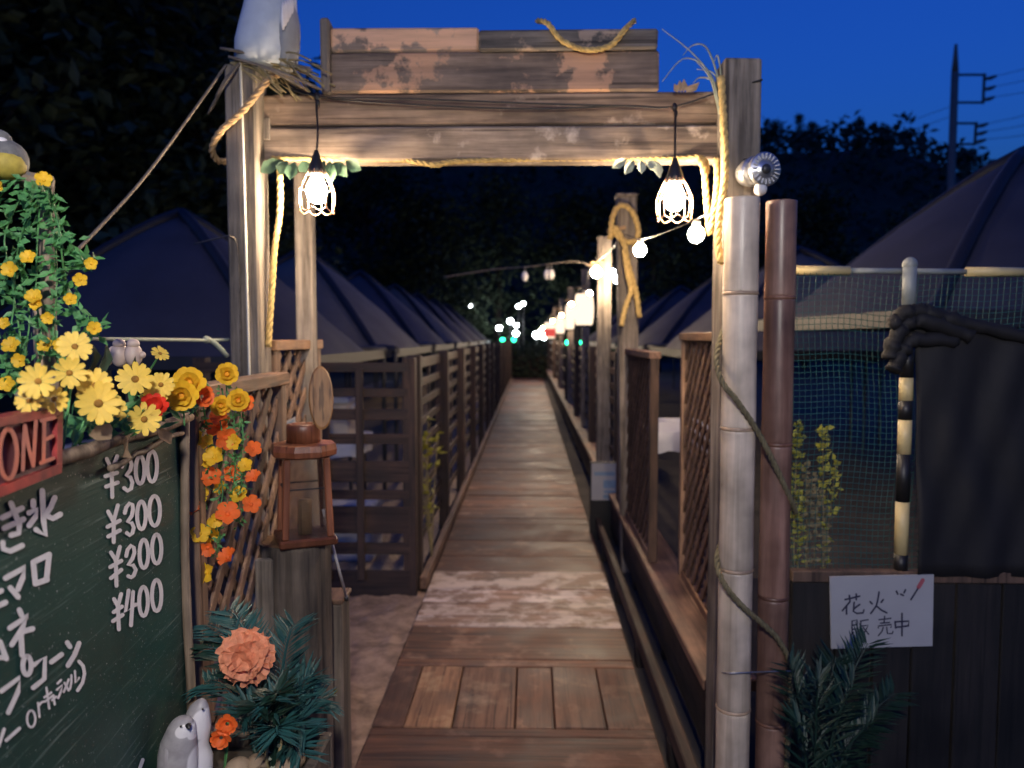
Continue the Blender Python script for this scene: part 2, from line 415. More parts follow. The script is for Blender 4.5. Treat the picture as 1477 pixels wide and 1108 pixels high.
# ================================================================ SETTING
GZ = -.05
m = MB(); n = 40
m.add([(-160, -12, GZ), (160, -12, GZ), (160, 46, GZ), (-160, 46, GZ)], [(0, 1, 2, 3)])
struct(m.build('ground', 'soil'))
# hill behind everything
def hz(x, y):
    t = min(1, max(0, (y - 44) / 42)); t = t * t * (3 - 2 * t)
    h = 22 + 1.4 * math.sin(x * .07 + 1) + 1.0 * math.sin(x * .19) - max(0, x - 37) * .42 + max(0, -x - 10) * .25
    return GZ - .3 + t * max(1.5, h)
m = MB(); NX, NY = 90, 24
for j in range(NY + 1):
    for i in range(NX + 1):
        x = -150 + 300 * i / NX; y = 44 + 76 * j / NY; m.v.append(Vector((x, y, hz(x, y))))
for j in range(NY):
    for i in range(NX): a = j * (NX + 1) + i; m.f.append((a, a + 1, a + NX + 2, a + NX + 1))
struct(m.build('hill', 'hill', smooth=True))
# packed sand beside the walk, between the gate and the slat fence
m = MB()
g = 70
for j in range(g + 1):
    for i in range(g + 1):
        x = -1.75 + 1.135 * i / g; y = 2.0 + 2.5 * j / g
        m.v.append(Vector((x, y, GZ + .026 + .009 * math.sin(x * 9 + y * 5 + 1.5 * math.sin(y * 4)) + .008 * math.sin(y * 13 - x * 7) + .007 * math.sin(x * 31 + 3 * math.sin(y * 11)) * math.sin(y * 27 + 2 * math.sin(x * 9)) + rnd(-.003, .003))))
for j in range(g):
    for i in range(g): a = j * (g + 1) + i; m.f.append((a, a + 1, a + g + 2, a + g + 1))
struct(m.build('sand_patch', 'sand', smooth=True))
m = MB(); m.add([(-5.2, 4.52, GZ + .006), (-.72, 4.52, GZ + .006), (-.72, 27, GZ + .006), (-5.2, 27, GZ + .006)], [(0, 1, 2, 3)])
struct(m.build('gravel_yard', 'gravel'))

# boardwalk: planks across, a few rows of short boards
DL, DR = -.61, .48
walk = bpy.data.objects.new('boardwalk', None); COL.objects.link(walk); struct(walk); walk.location = (-.065, 0, 0)
def plank(x0, x1, y0, y1, mat, tint=(1, 1, 1), dz=0):
    c = Vector(((x0 + x1) / 2, (y0 + y1) / 2, -.022 + dz)); mb = MB()
    mb.box(c, (x1 - x0 - .004, y1 - y0 - .005, .044), Matrix.Rotation(rnd(-.004, .004), 3, 'Z'), .004, .0012)
    o = mb.build('plank', mat, walk, pivot=c); o.color = (*tint, 1); return o
def yrow(a, b): return 1665 / (a - 486), 1665 / (b - 486)
y = .7
while y < 2.86:
    w = rnd(.17, .26); w = min(w, 2.87 - y)
    if w > .05: plank(DL, DR, y, y + w, 'deck_x', random.choice([(.8, .62, .55), (.95, .75, .66), (.7, .52, .46)]), rnd(-.002, .002))
    y += w
# row of short boards lying along the walk (2.87 - 3.42)
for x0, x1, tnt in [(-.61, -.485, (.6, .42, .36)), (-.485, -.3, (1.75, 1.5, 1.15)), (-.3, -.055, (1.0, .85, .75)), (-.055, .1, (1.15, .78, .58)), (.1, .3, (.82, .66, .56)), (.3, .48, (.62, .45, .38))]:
    plank(x0, x1, 2.87, 3.42, 'deck_y', tnt, rnd(-.003, .003))
plank(DL, DR, 3.42, 3.5, 'deck_x', (1.0, .8, .68)); plank(DL, DR, 3.5, 3.9, 'deck_x', (.92, .74, .62))
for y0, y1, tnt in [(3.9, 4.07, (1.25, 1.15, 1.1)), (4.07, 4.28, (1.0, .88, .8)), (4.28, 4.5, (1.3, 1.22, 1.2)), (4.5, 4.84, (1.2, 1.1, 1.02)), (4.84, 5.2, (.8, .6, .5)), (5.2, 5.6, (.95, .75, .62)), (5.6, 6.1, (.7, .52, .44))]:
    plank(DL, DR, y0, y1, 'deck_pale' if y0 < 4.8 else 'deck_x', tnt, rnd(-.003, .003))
y = 6.1; k = 0
while y < 28:
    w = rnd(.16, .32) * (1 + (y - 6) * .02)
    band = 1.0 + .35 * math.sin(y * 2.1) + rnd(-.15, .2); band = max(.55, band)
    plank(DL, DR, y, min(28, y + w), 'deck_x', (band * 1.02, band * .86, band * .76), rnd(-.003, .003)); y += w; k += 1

# ================================================================ GATE
YG = 2.4
gate = thing('wooden_gate', 'weathered timber gate with patched header boards spanning the boardwalk entrance', 'gate', (-.12, YG + .05, GZ))
def px_box(x0, x1, y0, y1, Y, depth, name, mat, parent, ch=.006, jit=.002, tint=None):
    a, b = P(x0, y1, Y), P(x1, y0, Y); c = Vector(((a.x + b.x) / 2, Y + depth / 2, (a.z + b.z) / 2))
    o = MB().box(c, (b.x - a.x, depth, b.z - a.z), None, ch, jit).build(name, mat, parent, pivot=c)
    if tint: o.color = (*tint, 1)
    return o
def post_to_ground(x0, x1, ytop, Y, depth, name, mat, parent, zb=GZ, ch=.006):
    a, b = P(x0, ytop, Y), P(x1, ytop, Y); c = Vector(((a.x + b.x) / 2, Y + depth / 2, (a.z + zb) / 2))
    return MB().box(c, (b.x - a.x, depth, a.z - zb), None, ch, .002).build(name, mat, parent, pivot=c)
post_to_ground(322, 367, 92, YG, .11, 'post', 'gate_v', gate)
post_to_ground(1045, 1100, 83, YG, .11, 'post', 'gate_v', gate)
lx, rx = P(367, 200, YG).x + .001, P(1045, 200, YG).x - .001
def hbeam(y0, y1, Y, d, x0, x1, name, mat, ch=.007, tint=None):
    z1, z0 = P(700, y0, Y).z, P(700, y1, Y).z
    c = Vector(((x0 + x1) / 2, Y + d / 2, (z0 + z1) / 2))
    o = MB().box(c, (x1 - x0, d, z1 - z0), None, ch, .002).build(name, mat, gate, pivot=c)
    if tint: o.color = (*tint, 1)
    return o
hbeam(182, 231, 2.475, .09, lx - .02, rx + .02, 'cross_beam', 'gate_h')
hbeam(134, 180, 2.48, .085, lx - .02, rx + .02, 'cross_beam', 'gate_h', tint=(1.25, 1.15, 1.05))
hx0, hx1 = P(466, 80, 2.47).x, P(951, 80, 2.47).x
hbeam(74, 133, 2.475, .04, hx0 + .02, hx1, 'header_board', 'header', tint=(1.05, 1, .95))
hm = P(690, 80, 2.47).x
hbeam(38, 73, 2.478, .04, hx0 + .02, hm, 'header_board', 'header')
hbeam(42, 73, 2.466, .05, hm + .002, hx1 - .005, 'header_board', 'header_grey')
z1, z0 = P(466, 27, 2.46).z, P(466, 135, 2.46).z
MB().box((hx0 + .008, 2.49, (z0 + z1) / 2), (.028, .075, z1 - z0), None, .006, .002).build('end_batten', 'gate_v', gate)
# rear post of the gate, left
rp = thing('wooden_post', 'slim weathered post rising behind the hanging caged lamp beside the left lattice', 'post', P(440, 900, 2.92) * 1); rp.location = (P(440, 500, 2.92).x, 2.95, GZ)
a = P(427, 500, 2.92); b = P(452, 500, 2.92)
MB().box(((a.x + b.x) / 2, 2.95, (GZ + 2.2) / 2), (b.x - a.x, .065, 2.2 - GZ), None, .004, .002).build('shaft', 'gate_v', rp)
MB().box(((a.x + b.x) / 2, 2.95, GZ + .02), (.16, .16, .04), None, .006).build('foot', 'gate_v', rp)
MB().bar((a.x + .035, 2.93, 2.15), (a.x + .035, 2.47, 2.16), .06, .07).build('brace', 'gate_v', rp)

# ================================================================ CAGED LAMPS
def caged_lamp(px, py_top, py_bulb, Y, label):
    top = P(px, py_top, Y); c = P(px, py_bulb, Y)
    t = thing('caged_lamp', label, 'lamp', (c.x, Y, c.z - .07), 'caged lamps on the gate')
    L = MB(); top = P(px, py_top, 2.447); L.tube(smooth_path([top, top + Vector((.001, -.012, -.03)), Vector((c.x + .002, Y + .012, (top.z + c.z) / 2 + .03)), Vector((c.x, Y, c.z + .1))], 6), .0032, 6); L.ball(top, .009, .008, .014); L.ball(top + Vector((.004, -.004, -.02)), .006, .006, .012)
    L.build('cord', 'black', t, smooth=True)
    MB().lathe([(.006, .115), (.011, .1), (.02, .075), (.026, .06), (.028, .042), (.02, .04)], (c.x, Y, c.z), 16).build('socket', 'black', t, smooth=True)
    MB().lathe([(.004, -.045), (.016, -.042), (.027, -.03), (.032, -.012), (.03, .006), (.022, .024), (.014, .036), (.013, .041)], (c.x, Y, c.z), 18).build('bulb', 'bulb', t, smooth=True)
    cg = MB()
    for k in range(8):
        a = 2 * math.pi * k / 8; pts = [(.024, .058), (.036, .035), (.052, .0), (.056, -.03), (.052, -.062)]
        cg.tube(smooth_path([(c.x + r * math.cos(a), Y + r * math.sin(a), c.z + z) for r, z in pts], 4), .0016, 5)
        a2 = a + math.pi / 4; arc = []
        for q in range(7):
            u = q / 6; aa = a + (a2 - a) * u; arc.append((c.x + .052 * math.cos(aa), Y + .052 * math.sin(aa), c.z - .062 - .012 * math.sin(math.pi * u)))
        cg.tube(arc, .0016, 5)
    cg.tube([(c.x + .053 * math.cos(2 * math.pi * k / 24), Y + .053 * math.sin(2 * math.pi * k / 24), c.z + .0) for k in range(25)], .0014, 5)
    cg.build('wire_cage', 'copper', t, smooth=True)
    return t
caged_lamp(457, 140, 272, 2.385, 'lit bulb in a copper wire cage hanging near the post with the bird statue')
caged_lamp(973, 155, 283, 2.39, 'lit bulb in a copper wire cage hanging beside the pale bamboo pole')
# black supply cable across the beam
m = MB()
for dy, sag in ((0, 0), (.004, 8)):
    m.tube(smooth_path([P(400, 118 - sag, 2.45 + dy), P(457, 139, 2.452 + dy), P(600, 143 + sag, 2.45 + dy), P(760, 149 + sag, 2.45 + dy), P(900, 153, 2.45 + dy), P(970, 154, 2.452), P(1040, 132, 2.44 - dy), P(1100, 115, 2.394 - dy)], 8), .003, 6)
tag(m.build('power_cable', 'black', smooth=True), 'thin black cable slung along the front of the gate beam', 'cable')

# ================================================================ ROPES ON THE GATE
def rope(name, label, pts, r, mat='rope', group=None): return tag(rope_mb(pts, r).build(name, mat, smooth=True), label, 'rope', group)
rope('rope', 'yellow twisted rope running under the bottom edge of the gate beam', [P(392, 229, 2.47), P(560, 230, 2.49), P(600, 234, 2.475), P(630, 238, 2.47), P(660, 233, 2.475), P(800, 229, 2.49), P(960, 229, 2.48), P(1012, 228, 2.46), P(1020, 250, 2.45)], .009)
rope('rope', 'yellow rope loop draped over the top of the header board', [P(775, 30, 2.50), P(790, 34, 2.455), P(810, 58, 2.452), P(845, 72, 2.452), P(880, 66, 2.452), P(902, 42, 2.452), P(915, 30, 2.50)], .009)
rope('rope', 'yellow rope with white lower end hanging down inside the left gate post', [P(403, 232, 2.46), P(404, 300, 2.455), P(396, 360, 2.45), P(392, 420, 2.45), P(387, 500, 2.45)], .0105)
rope('rope', 'pair of yellow ropes hanging beside the right caged lamp', [P(1033, 228, 2.44), P(1034, 270, 2.43), P(1027, 320, 2.42), P(1024, 338, 2.42), P(1020, 300, 2.43), P(1016, 250, 2.44), P(1010, 229, 2.46)], .0105)
rope('rope', 'yellow rope running down the inner edge of the right gate post', [P(1040, 110, 2.39), P(1044, 180, 2.39), P(1046, 250, 2.385), P(1038, 310, 2.36), P(1036, 350, 2.33), P(1040, 380, 2.3)], .0115)
rope('rope', 'tan hemp rope looped diagonally around the left gate post', [P(400, 108, 2.44), P(385, 118, 2.385), P(350, 160, 2.38), P(318, 190, 2.385), P(306, 215, 2.42), P(314, 232, 2.48), P(330, 232, 2.53)], .011, 'rope_tan')
m = MB(); m.tube(smooth_path([P(346, 78, 2.39), P(348, 130, 2.393), P(352, 260, 2.393), P(356, 400, 2.393), P(360, 550, 2.393)], 8), .0042, 7)
tag(m.build('white_cable', 'white_cable', smooth=True), 'white cable running down the front of the left gate post', 'cable')
m = MB(); m.tube(smooth_path([P(280, 352, 3.2), P(327, 341, 2.5), P(331, 341, 2.394), P(342, 355, 2.394), P(346, 440, 2.394), P(347, 540, 2.394)], 8), .003, 6)
tag(m.build('grey_cable', 'rope_grey', smooth=True), 'thin grey cable bent round the left gate post at mid height', 'cable')
m = MB(); m.tube(smooth_path([P(326, 94, 2.395), P(290, 145, 2.3), P(205, 260, 2.0), P(108, 365, 1.62)], 8), .0042, 6)
tag(m.build('guy_line', 'rope_grey', smooth=True), 'taut grey cord slanting from the bird statue post down to the flowering vine', 'cord')
m = MB(); m.tube(smooth_path([P(120, 489, 2.0), P(230, 490, 2.2), P(300, 491, 2.35), P(330, 490, 2.42)], 6), .0055, 7)
m.tube(smooth_path([P(300, 489, 2.36), P(312, 497, 2.37), P(328, 514, 2.4)], 5), .008, 6); m.ball(P(298, 490, 2.35), .012)
tag(m.build('cross_rope', 'pale_grass', smooth=True), 'pale knotted rope stretched level behind the yellow daisies to the gate post', 'rope')

# ================================================================ BIRD STATUE + NEST ON THE LEFT POST
bz = P(345, 92, YG).z
nest = thing('grass_nest', 'bundle of dry grass and twigs under the bird statue on the gate post', 'nest', (P(380, 90, 2.45).x, 2.45, bz))
m = MB()
for k in range(70):
    a = P(rnd(328, 400), rnd(84, 98), rnd(2.39, 2.5)); b = a + Vector((rnd(.05, .2), rnd(-.05, .05), rnd(-.11, .0)))
    a.z = max(a.z, bz - .002)
    m.tube(smooth_path([a, (a + b) / 2 + Vector((0, 0, rnd(.0, .025))), b], 4), rnd(.0015, .0035), 5)
stuff(m.build('grass', 'dry_grass', nest, smooth=True))
for a, b in [((318, 70), (395, 92)), ((330, 82), (465, 130)), ((352, 88), (440, 128)), ((312, 140), (338, 100)), ((345, 92), (300, 165))]:
    MB().tube(smooth_path([P(*a, 2.38), P((a[0] + b[0]) / 2, (a[1] + b[1]) / 2 - 4, 2.37), P(*b, 2.41)], 4), [.005] * 8 + [.003], 6).build('twig', 'rope_grey', nest, smooth=True)
sx = P(388, 60, 2.45).x
st = thing('bird_statue', 'large pale grey bird statue perched on top of the left gate post', 'statue', (sx, 2.45, bz))
prof = [(.05, -.005), (.082, .004), (.096, .035), (.098, .075), (.09, .13), (.081, .18), (.076, .22), (.07, .255), (.055, .29), (.03, .31)]
m = MB(); vs = []; N = 24
for i, (r, z) in enumerate(prof):
    for k in range(N):
        a = 2 * math.pi * k / N; m.v.append(Vector((sx + r * math.cos(a) + z * .1 - .012, 2.45 + r * 1.05 * math.sin(a), bz + z)))
for i in range(len(prof) - 1):
    for k in range(N): m.f.append((i * N + k, i * N + (k + 1) % N, (i + 1) * N + (k + 1) % N, (i + 1) * N + k))
m.f.append(tuple(reversed(range(N)))); m.f.append(tuple((len(prof) - 1) * N + k for k in range(N)))
m.build('body', 'statue', st, smooth=True)
hd = MB().ball((sx + .035, 2.42, bz + .335), .058, .062, .06).build('head', 'statue', st, smooth=True)
MB().lathe([(.02, 0), (.012, .025), (.003, .05)], (sx + .05, 2.36, bz + .335), 10, look((.3, -1, -.25))).build('beak', 'dark_metal', hd, smooth=True)
w = MB()
for k in range(5):
    p = Vector((sx + .088 - k * .003, 2.40 - k * .012, bz + .17 - k * .012)); w.ball(p, .007, .012, .026 + .004 * k, n=8, m=6)
w.build('wing_feathers', 'bird_white', st, smooth=True)
MB().ball((sx + .066, 2.43, bz + .085), .034, .06, .105, Matrix.Rotation(.1, 3, 'Y')).build('tail', 'statue_dark', st, smooth=True)

# ================================================================ LEAF SPRIGS UNDER THE BEAM, GRASS ON TOP
def sprig(name, label, mat, spots, base, size, group=None):
    t = thing(name, label, 'sprig', base, group); 
    for (p, d) in spots:
        mb = MB(); d = Vector(d) * size * rnd(.6, 1.25); sd = d.cross(Vector((0, 1, .2))).normalized() * size * .28
        p = Vector(p); nn = Vector((0, -.01, 0))
        mb.add([p, p + d * .3 + sd * .8 + nn, p + d * .65 + sd + nn, p + d, p + d * .65 - sd + nn, p + d * .3 - sd * .8 + nn, p + d * .35 - nn * .3, p + d * .7 - nn * .3],
               [(0, 1, 6), (1, 2, 7, 6), (2, 3, 7), (3, 4, 7), (4, 5, 6, 7), (5, 0, 6)])
        mb.build('leaf', mat, t, smooth=True)
    return t
def sprig_px(label, pairs, Y, mat, size, base):
    sprig('leaf_sprig', label, mat, [(P(a, b, Y), Vector((math.sin(t), rnd(-.5, .1), -math.cos(t)))) for a, b, t in pairs], P(*base, Y), size)
sprig_px('green leaves tucked under the beam around the left caged lamp', [(415, 232, -.5), (425, 233, -.1), (435, 232, .5), (475, 232, .2), (482, 233, .7), (490, 233, -.3), (470, 232, -.6), (498, 232, 1.0), (410, 231, -1.1)], 2.44, 'leaf_blue', .075, (455, 230))
sprig_px('pale leaves tucked under the beam left of the right caged lamp', [(905, 230, -1.0), (915, 231, -.6), (925, 231, 0), (935, 231, .5), (945, 231, .2), (930, 231, .9)], 2.44, 'pale_grass', .05, (925, 229))
gt = thing('dry_grass_tuft', 'wispy pale dried grass sprouting beside the top of the right gate post', 'grass tuft', P(1038, 190, 2.44))
for pts in [[(1040, 190), (1034, 130), (1015, 95), (985, 85), (955, 118)], [(1040, 185), (1030, 120), (1000, 78), (955, 42)], [(1041, 180), (1037, 120), (1020, 70), (1000, 65), (985, 80)], [(1041, 175), (1038, 130), (1028, 105), (1005, 100)], [(1040, 170), (1030, 120), (1010, 112), (1000, 120)], [(1042, 170), (1040, 110), (1035, 80), (1030, 90)], [(1040, 175), (1025, 115), (1005, 90)]]:
    q = smooth_path([P(x, y, 2.43 + rnd(-.03, .03)) for x, y in pts], 5)
    MB().tube(q, [.0035 * (1 - i / len(q)) + .0009 for i in range(len(q))], 5).build('blade', 'pale_grass', gt, smooth=True)
dl = thing('dried_leaf', 'curled brown dried leaf caught on the gate beam beside the grass tuft', 'leaf', P(985, 132, 2.44))
m = MB()
for k in range(5): m.leaf(P(978 + k * 4, 134, 2.44), Vector((rnd(-.02, .04), rnd(-.02, 0), rnd(.02, .045))), .012, (0, -1, .2))
m.build('blade', 'dry_leaf', dl)

# ================================================================ RIGHT: SPOTLIGHT, BAMBOO
sp = thing('spotlight', 'small round metal spotlight with knob clamped to the right gate post above the bamboo', 'spotlight', P(1090, 262, 2.385))
c = P(1086, 248, 2.34)
MB().bar(P(1078, 240, 2.40), P(1080, 250, 2.33), .03, .05).build('bracket', 'dark_metal', sp)
fd = (P(1106, 248, 2.2) - P(1104, 246, 2.33)).normalized()
MB().lathe([(.018, -.05), (.034, -.04), (.042, -.015), (.044, .01), (.04, .012)], c + Vector((.0, .0, 0)), 20, look((.35, -1, 0))).build('housing', 'chrome', sp, smooth=True)
c2 = P(1104, 244, 2.29)
MB().lathe([(.03, -.03), (.046, -.02), (.05, 0), (.047, .004), (.03, .0), (.0285, .003)], c2, 24, look((.25, -1, 0))).build('reflector', 'chrome', sp, smooth=True)
fin = MB(); rm = look((.25, -1, 0))
for k in range(20):
    a = 2 * math.pi * k / 20; fin.box(c2 + rm @ Vector((.037 * math.cos(a), .037 * math.sin(a), .004)), (.016, .004, .006), rm @ Matrix.Rotation(a, 3, 'Z'), .001)
fin.build('ridge_ring', 'plastic_pale', sp)
MB().lathe([(.014, 0), (.014, .008), (.008, .012)], c2, 16, rm).build('lens', 'dark_metal', sp, smooth=True)
MB().ball(P(1097, 273, 2.3), .019).build('knob', 'plastic_pale', sp, smooth=True)
MB().tube([P(1100, 250, 2.29), P(1098, 270, 2.3)], .005, 6).build('stem', 'dark_metal', sp)

def bamboo(px0, px1, pytop, Y, nodes, name, label, mat, cut=None):
    a, b = P(px0, 600, Y), P(px1, 600, Y); r = (b.x - a.x) / 2; x = (a.x + b.x) / 2; zt = P(px0, pytop, Y).z
    t = thing(name, label, 'bamboo pole', (x, Y, GZ)); zs = sorted(P(px0, q, Y).z for q in nodes)
    zz = [z for z in zs if GZ < z < zt]; lo = zz[0]
    while lo - .3 > GZ + .05: lo -= .3; zz.insert(0, lo)
    edges = [GZ] + zz + [zt]
    for i in range(len(edges) - 1):
        z0, z1 = edges[i], edges[i + 1]; top = i == len(edges) - 2
        pr = [(r * .97, z0), (r * 1.0, z0 + .012), (r * .965, (z0 + z1) / 2), (r * .985, z1 - .012), (r * .96, z1)]
        if top: pr[-2:] = [(r * .985, z1 - .004), (r * .975, z1), (r * .8, z1), (r * .8, z1 - .06)]
        MB().lathe(pr, (x, Y, 0), 28).build('segment', mat, t, smooth=True)
        if not top: MB().lathe([(r * .95, z1 - .006), (r * 1.035, z1 - .002), (r * 1.02, z1 + .003), (r * .96, z1 + .008)], (x, Y, 0), 28).build('node_ring', mat, t, smooth=True).color = (.7, .6, .52, 1)
    return t
bamboo(1040, 1090, 287, 2.27, [424, 618, 820, 1020], 'bamboo_pole', 'thick pale bamboo pole standing against the right gate post', 'bamboo')
bamboo(1099, 1143, 291, 2.3, [430, 640, 860, 1040], 'bamboo_pole', 'reddish brown bamboo pole standing between the pale pole and the green net', 'bamboo_red')
def coil(ys, label):
    x0, x1 = P(1040, 600, 2.27).x, P(1143, 600, 2.3).x
    pts = []
    for (px, py, Y) in ys: pts.append(P(px, py, Y))
    rope('coil_rope', label, pts, .009, 'rope_green')
coil([(1046, 470, 2.33), (1034, 510, 2.27), (1040, 548, 2.22), (1064, 580, 2.205), (1094, 625, 2.225), (1118, 672, 2.24), (1140, 720, 2.27), (1147, 740, 2.32)], 'olive rope winding across both bamboo poles at shoulder height')
coil([(1046, 770, 2.33), (1034, 805, 2.27), (1042, 838, 2.22), (1068, 872, 2.205), (1100, 900, 2.225), (1124, 925, 2.24), (1140, 965, 2.27), (1138, 1040, 2.27), (1134, 1108, 2.28)], 'olive rope winding across both bamboo poles at knee height')
m = MB(); m.tube(smooth_path([P(1036, 968, 2.28), P(1050, 971, 2.213), P(1080, 970, 2.213), P(1105, 969, 2.24), P(1142, 968, 2.26)], 5), .0022, 6)
tag(m.build('tie_wire', 'chrome', smooth=True), 'thin shiny wire tying the two bamboo poles together', 'wire')

# ================================================================ RIGHT: LOW WALL, LATTICE PANELS, FENCES
ZL = .33
def ledge_wall(y0, y1, label):
    t = thing('low_wall', label, 'low wall', (.69, (y0 + y1) / 2, GZ), 'low plank walls right of the walk')
    MB().box((.69, (y0 + y1) / 2, ZL - .02), (.19, y1 - y0, .04), None, .004, .002).build('ledge_board', 'ledge', t)
    MB().box((.622, (y0 + y1) / 2, (ZL - .04 + GZ) / 2 + .06), (.025, y1 - y0 - .02, ZL - .04 - GZ - .12), None, .004).build('fascia_board', 'black_y', t)
    n = max(2, int((y1 - y0) / .9))
    for k in range(n + 1): MB().box((.665, y0 + .05 + (y1 - y0 - .1) * k / n, (ZL - .04 + GZ) / 2), (.05, .06, ZL - .04 - GZ), None, .004).build('support', 'black_y', t)
    return t
ledge_wall(2.58, 5.75, 'low dark wall with a brown ledge board under the right lattice panels')
for k, (y0, y1) in enumerate([(5.95, 9.6), (9.62, 13.6), (13.62, 18), (18.02, 23), (23.02, 28)]): ledge_wall(y0, y1, 'low dark wall right of the boardwalk, %s beyond the notice stand' % ORD[k])
m = MB(); kb = thing('kick_rail', 'low black kick rail along the right edge of the boardwalk', 'rail', (.53, 2.2, GZ))
MB().box((.525, 4.0, .085), (.04, 4.6, .07), None, .005, .002).build('rail', 'fence_y', kb)
for k in range(6): MB().box((.525, 1.85 + k * .86, (.05 + GZ) / 2), (.045, .07, .05 - GZ), None, .004).build('block', 'black_y', kb)

def lattice(y0, x0, y1, x1, z0, z1, label, mat='lat', rail='lat_rail', frame=.045, group=None, spacing=.105, far_rail=True, split=True, legs=False):
    a, b = Vector((x0, y0, 0)), Vector((x1, y1, 0)); L = (b - a).length; u = (b - a) / L; nrm = Vector((0, 0, 1)).cross(u)
    t = thing('lattice_panel', label, 'lattice panel', (x0, y0, z0 if not legs else GZ), group)
    W = lambda s, z, o=0: a + u * s + nrm * o + Vector((0, 0, z))
    for s in (frame / 2, L - frame / 2): MB().bar(W(s, z0 if not legs else GZ), W(s, z1 - .0), frame, frame, up=u).build('stile', mat, t)
    MB().bar(W(-.006, z1 + .016), W(L + .006, z1 + .016), frame + .016, .036).build('top_rail', rail, t)
    MB().bar(W(frame, z0 + .02), W(L - frame, z0 + .02), frame - .01, .04).build('bottom_rail', rail, t)
    sp = spacing; H = z1 - z0 - .04; lo, hi = frame * .7, L - frame * .7; zb = z0 + .03
    slats = []
    for sgn, off in ((1, -.006), (-1, .006)):
        k = -int(H / sp) - 3
        while True:
            s0 = lo + k * sp
            if s0 > hi + H: break
            # line s = s0 + sgn*(z-zb)*0.58 (if sgn=-1 start at s0)
            pts = []
            f = 1.0
            zlo, zhi = 0, H
            sa, sb = s0, s0 + sgn * H * f
            # clip in s
            def zs(sv): return (sv - s0) / (sgn * f)
            zmin = max(0, min(zs(lo), zs(hi))); zmax = min(H, max(zs(lo), zs(hi)))
            if zmax - zmin > .05:
                mb = MB(); mb.bar(W(s0 + sgn * f * zmin, zb + zmin, off), W(s0 + sgn * f * zmax, zb + zmax, off), .009, .026, up=u, ch=.002)
                # orient: thin along normal
                mb = MB(); A, B = W(s0 + sgn * f * zmin, zb + zmin, off), W(s0 + sgn * f * zmax, zb + zmax, off)
                d = (B - A).normalized(); sd = nrm.cross(d)
                mb.bar(A, B, .03, .009, up=nrm, ch=.002); mb.build('slat', mat, t)
            k += 1
    return t
# right panels
lattice(2.62, .735, 3.75, .755, ZL, 1.485, 'tall brown lattice panel on the ledge directly behind the pale bamboo pole', 'lat', 'lat_rail')
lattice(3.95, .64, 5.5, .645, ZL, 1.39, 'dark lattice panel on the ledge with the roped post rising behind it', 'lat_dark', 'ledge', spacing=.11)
# left panels
u = Vector((-.12, .993, 0))
e = Vector((P(402, 545, 2.3).x, 2.3, 0)); s0 = Vector((-.735, 1.62, 0))
lattice(s0.y, s0.x, e.y, e.x, .25, 1.36, 'brown lattice panel behind the orange flower garland in front of the gate post', 'lat', 'lat_rail', legs=True)
lattice(2.56, -.875, 3.08, -.862, .3, 1.455, 'narrow brown lattice panel behind the wooden lantern, a white notice on it', 'lat', 'lat_rail', legs=True)
nt_ = thing('paper_notice', 'small white printed notice pinned to the narrow left lattice', 'notice', (-.845, 2.72, 1.2))
p = [P(402, 610, 2.62), P(424, 601, 2.75), P(424, 627, 2.75), P(402, 638, 2.62)]
for q in p: q.x = -.846
MB().add(p + [q - Vector((.003, 0, 0)) for q in p], [(0, 1, 2, 3), (7, 6, 5, 4), (0, 4, 5, 1), (1, 5, 6, 2), (2, 6, 7, 3), (3, 7, 4, 0)]).build('sheet', 'paper', nt_)
m = MB()
for k in range(4):
    q0 = p[0].lerp(p[3], .2 + k * .2); q1 = p[1].lerp(p[2], .2 + k * .2)
    A, B = q0.lerp(q1, .1), q0.lerp(q1, .85); o = Vector((.001, 0, 0)); d = Vector((0, 0, .006))
    m.add([A + o, B + o, B + o + d, A + o + d], [(0, 1, 2, 3)])
m.build('printed_lines', 'ink_blue', nt_)

def slat_fence(a, b, z0, z1, slats, posts, label, uprights=2, group=None, pw=.075, sm='fence_y'):
    a, b = Vector(a), Vector(b); L = (b - a).length; u = (b - a) / L; nrm = Vector((0, 0, 1)).cross(u)
    t = thing('slat_fence', label, 'fence', (a.x, a.y, GZ), group)
    W = lambda s, z, o=0: a + u * s + nrm * o + Vector((0, 0, z))
    for s in posts: MB().bar(W(s, GZ), W(s, z1 + .02), pw, pw, up=u).build('post', 'fence_v', t)
    for (z, h) in slats: MB().bar(W(.0, z, .03), W(L, z, .03), .018, h).build('slat', sm, t)
    for k in range(uprights):
        s = L * (k + 1) / (uprights + 1); MB().bar(W(s, z0, .048), W(s, z1 - .02, .048), .018, .045, up=nrm.cross(Vector((0, 0, 1)))).build('upright', 'fence_v', t)
    return t
# fence across, facing the camera
zs = lambda y, Y=4.42: P(520, y, Y).z
sl = []
for y0, y1 in [(523, 537), (560, 573), (590, 606), (626, 641), (665, 696), (707, 721), (731, 770), (783, 800), (823, 862)]:
    za, zb = zs(y1), zs(y0); sl.append(((za + zb) / 2, zb - za))
slat_fence((-.70, 4.46, 0), (-1.95, 4.46, 0), .1, 1.36, sl, [.0, 1.22], 'dark slat fence facing the gate with pale yard showing through its gaps', 0, sm='fence_x')
fo = [o for o in COL.objects if o.name.startswith('slat_fence')][0]
for px in (519, 470): q0 = P(px, 600, 4.41); MB().box((q0.x, 4.402, .7), (.045, .02, 1.24), None, .003).build('upright', 'fence_v', fo)
SL = [(1.33, .07), (1.2, .055), (1.07, .055), (.94, .055), (.8, .055), (.66, .055), (.5, .055), (.34, .07), (.18, .055)]
ys = [4.5, 7.7, 10.9, 14.1, 17.5, 21.0, 24.5, 28]
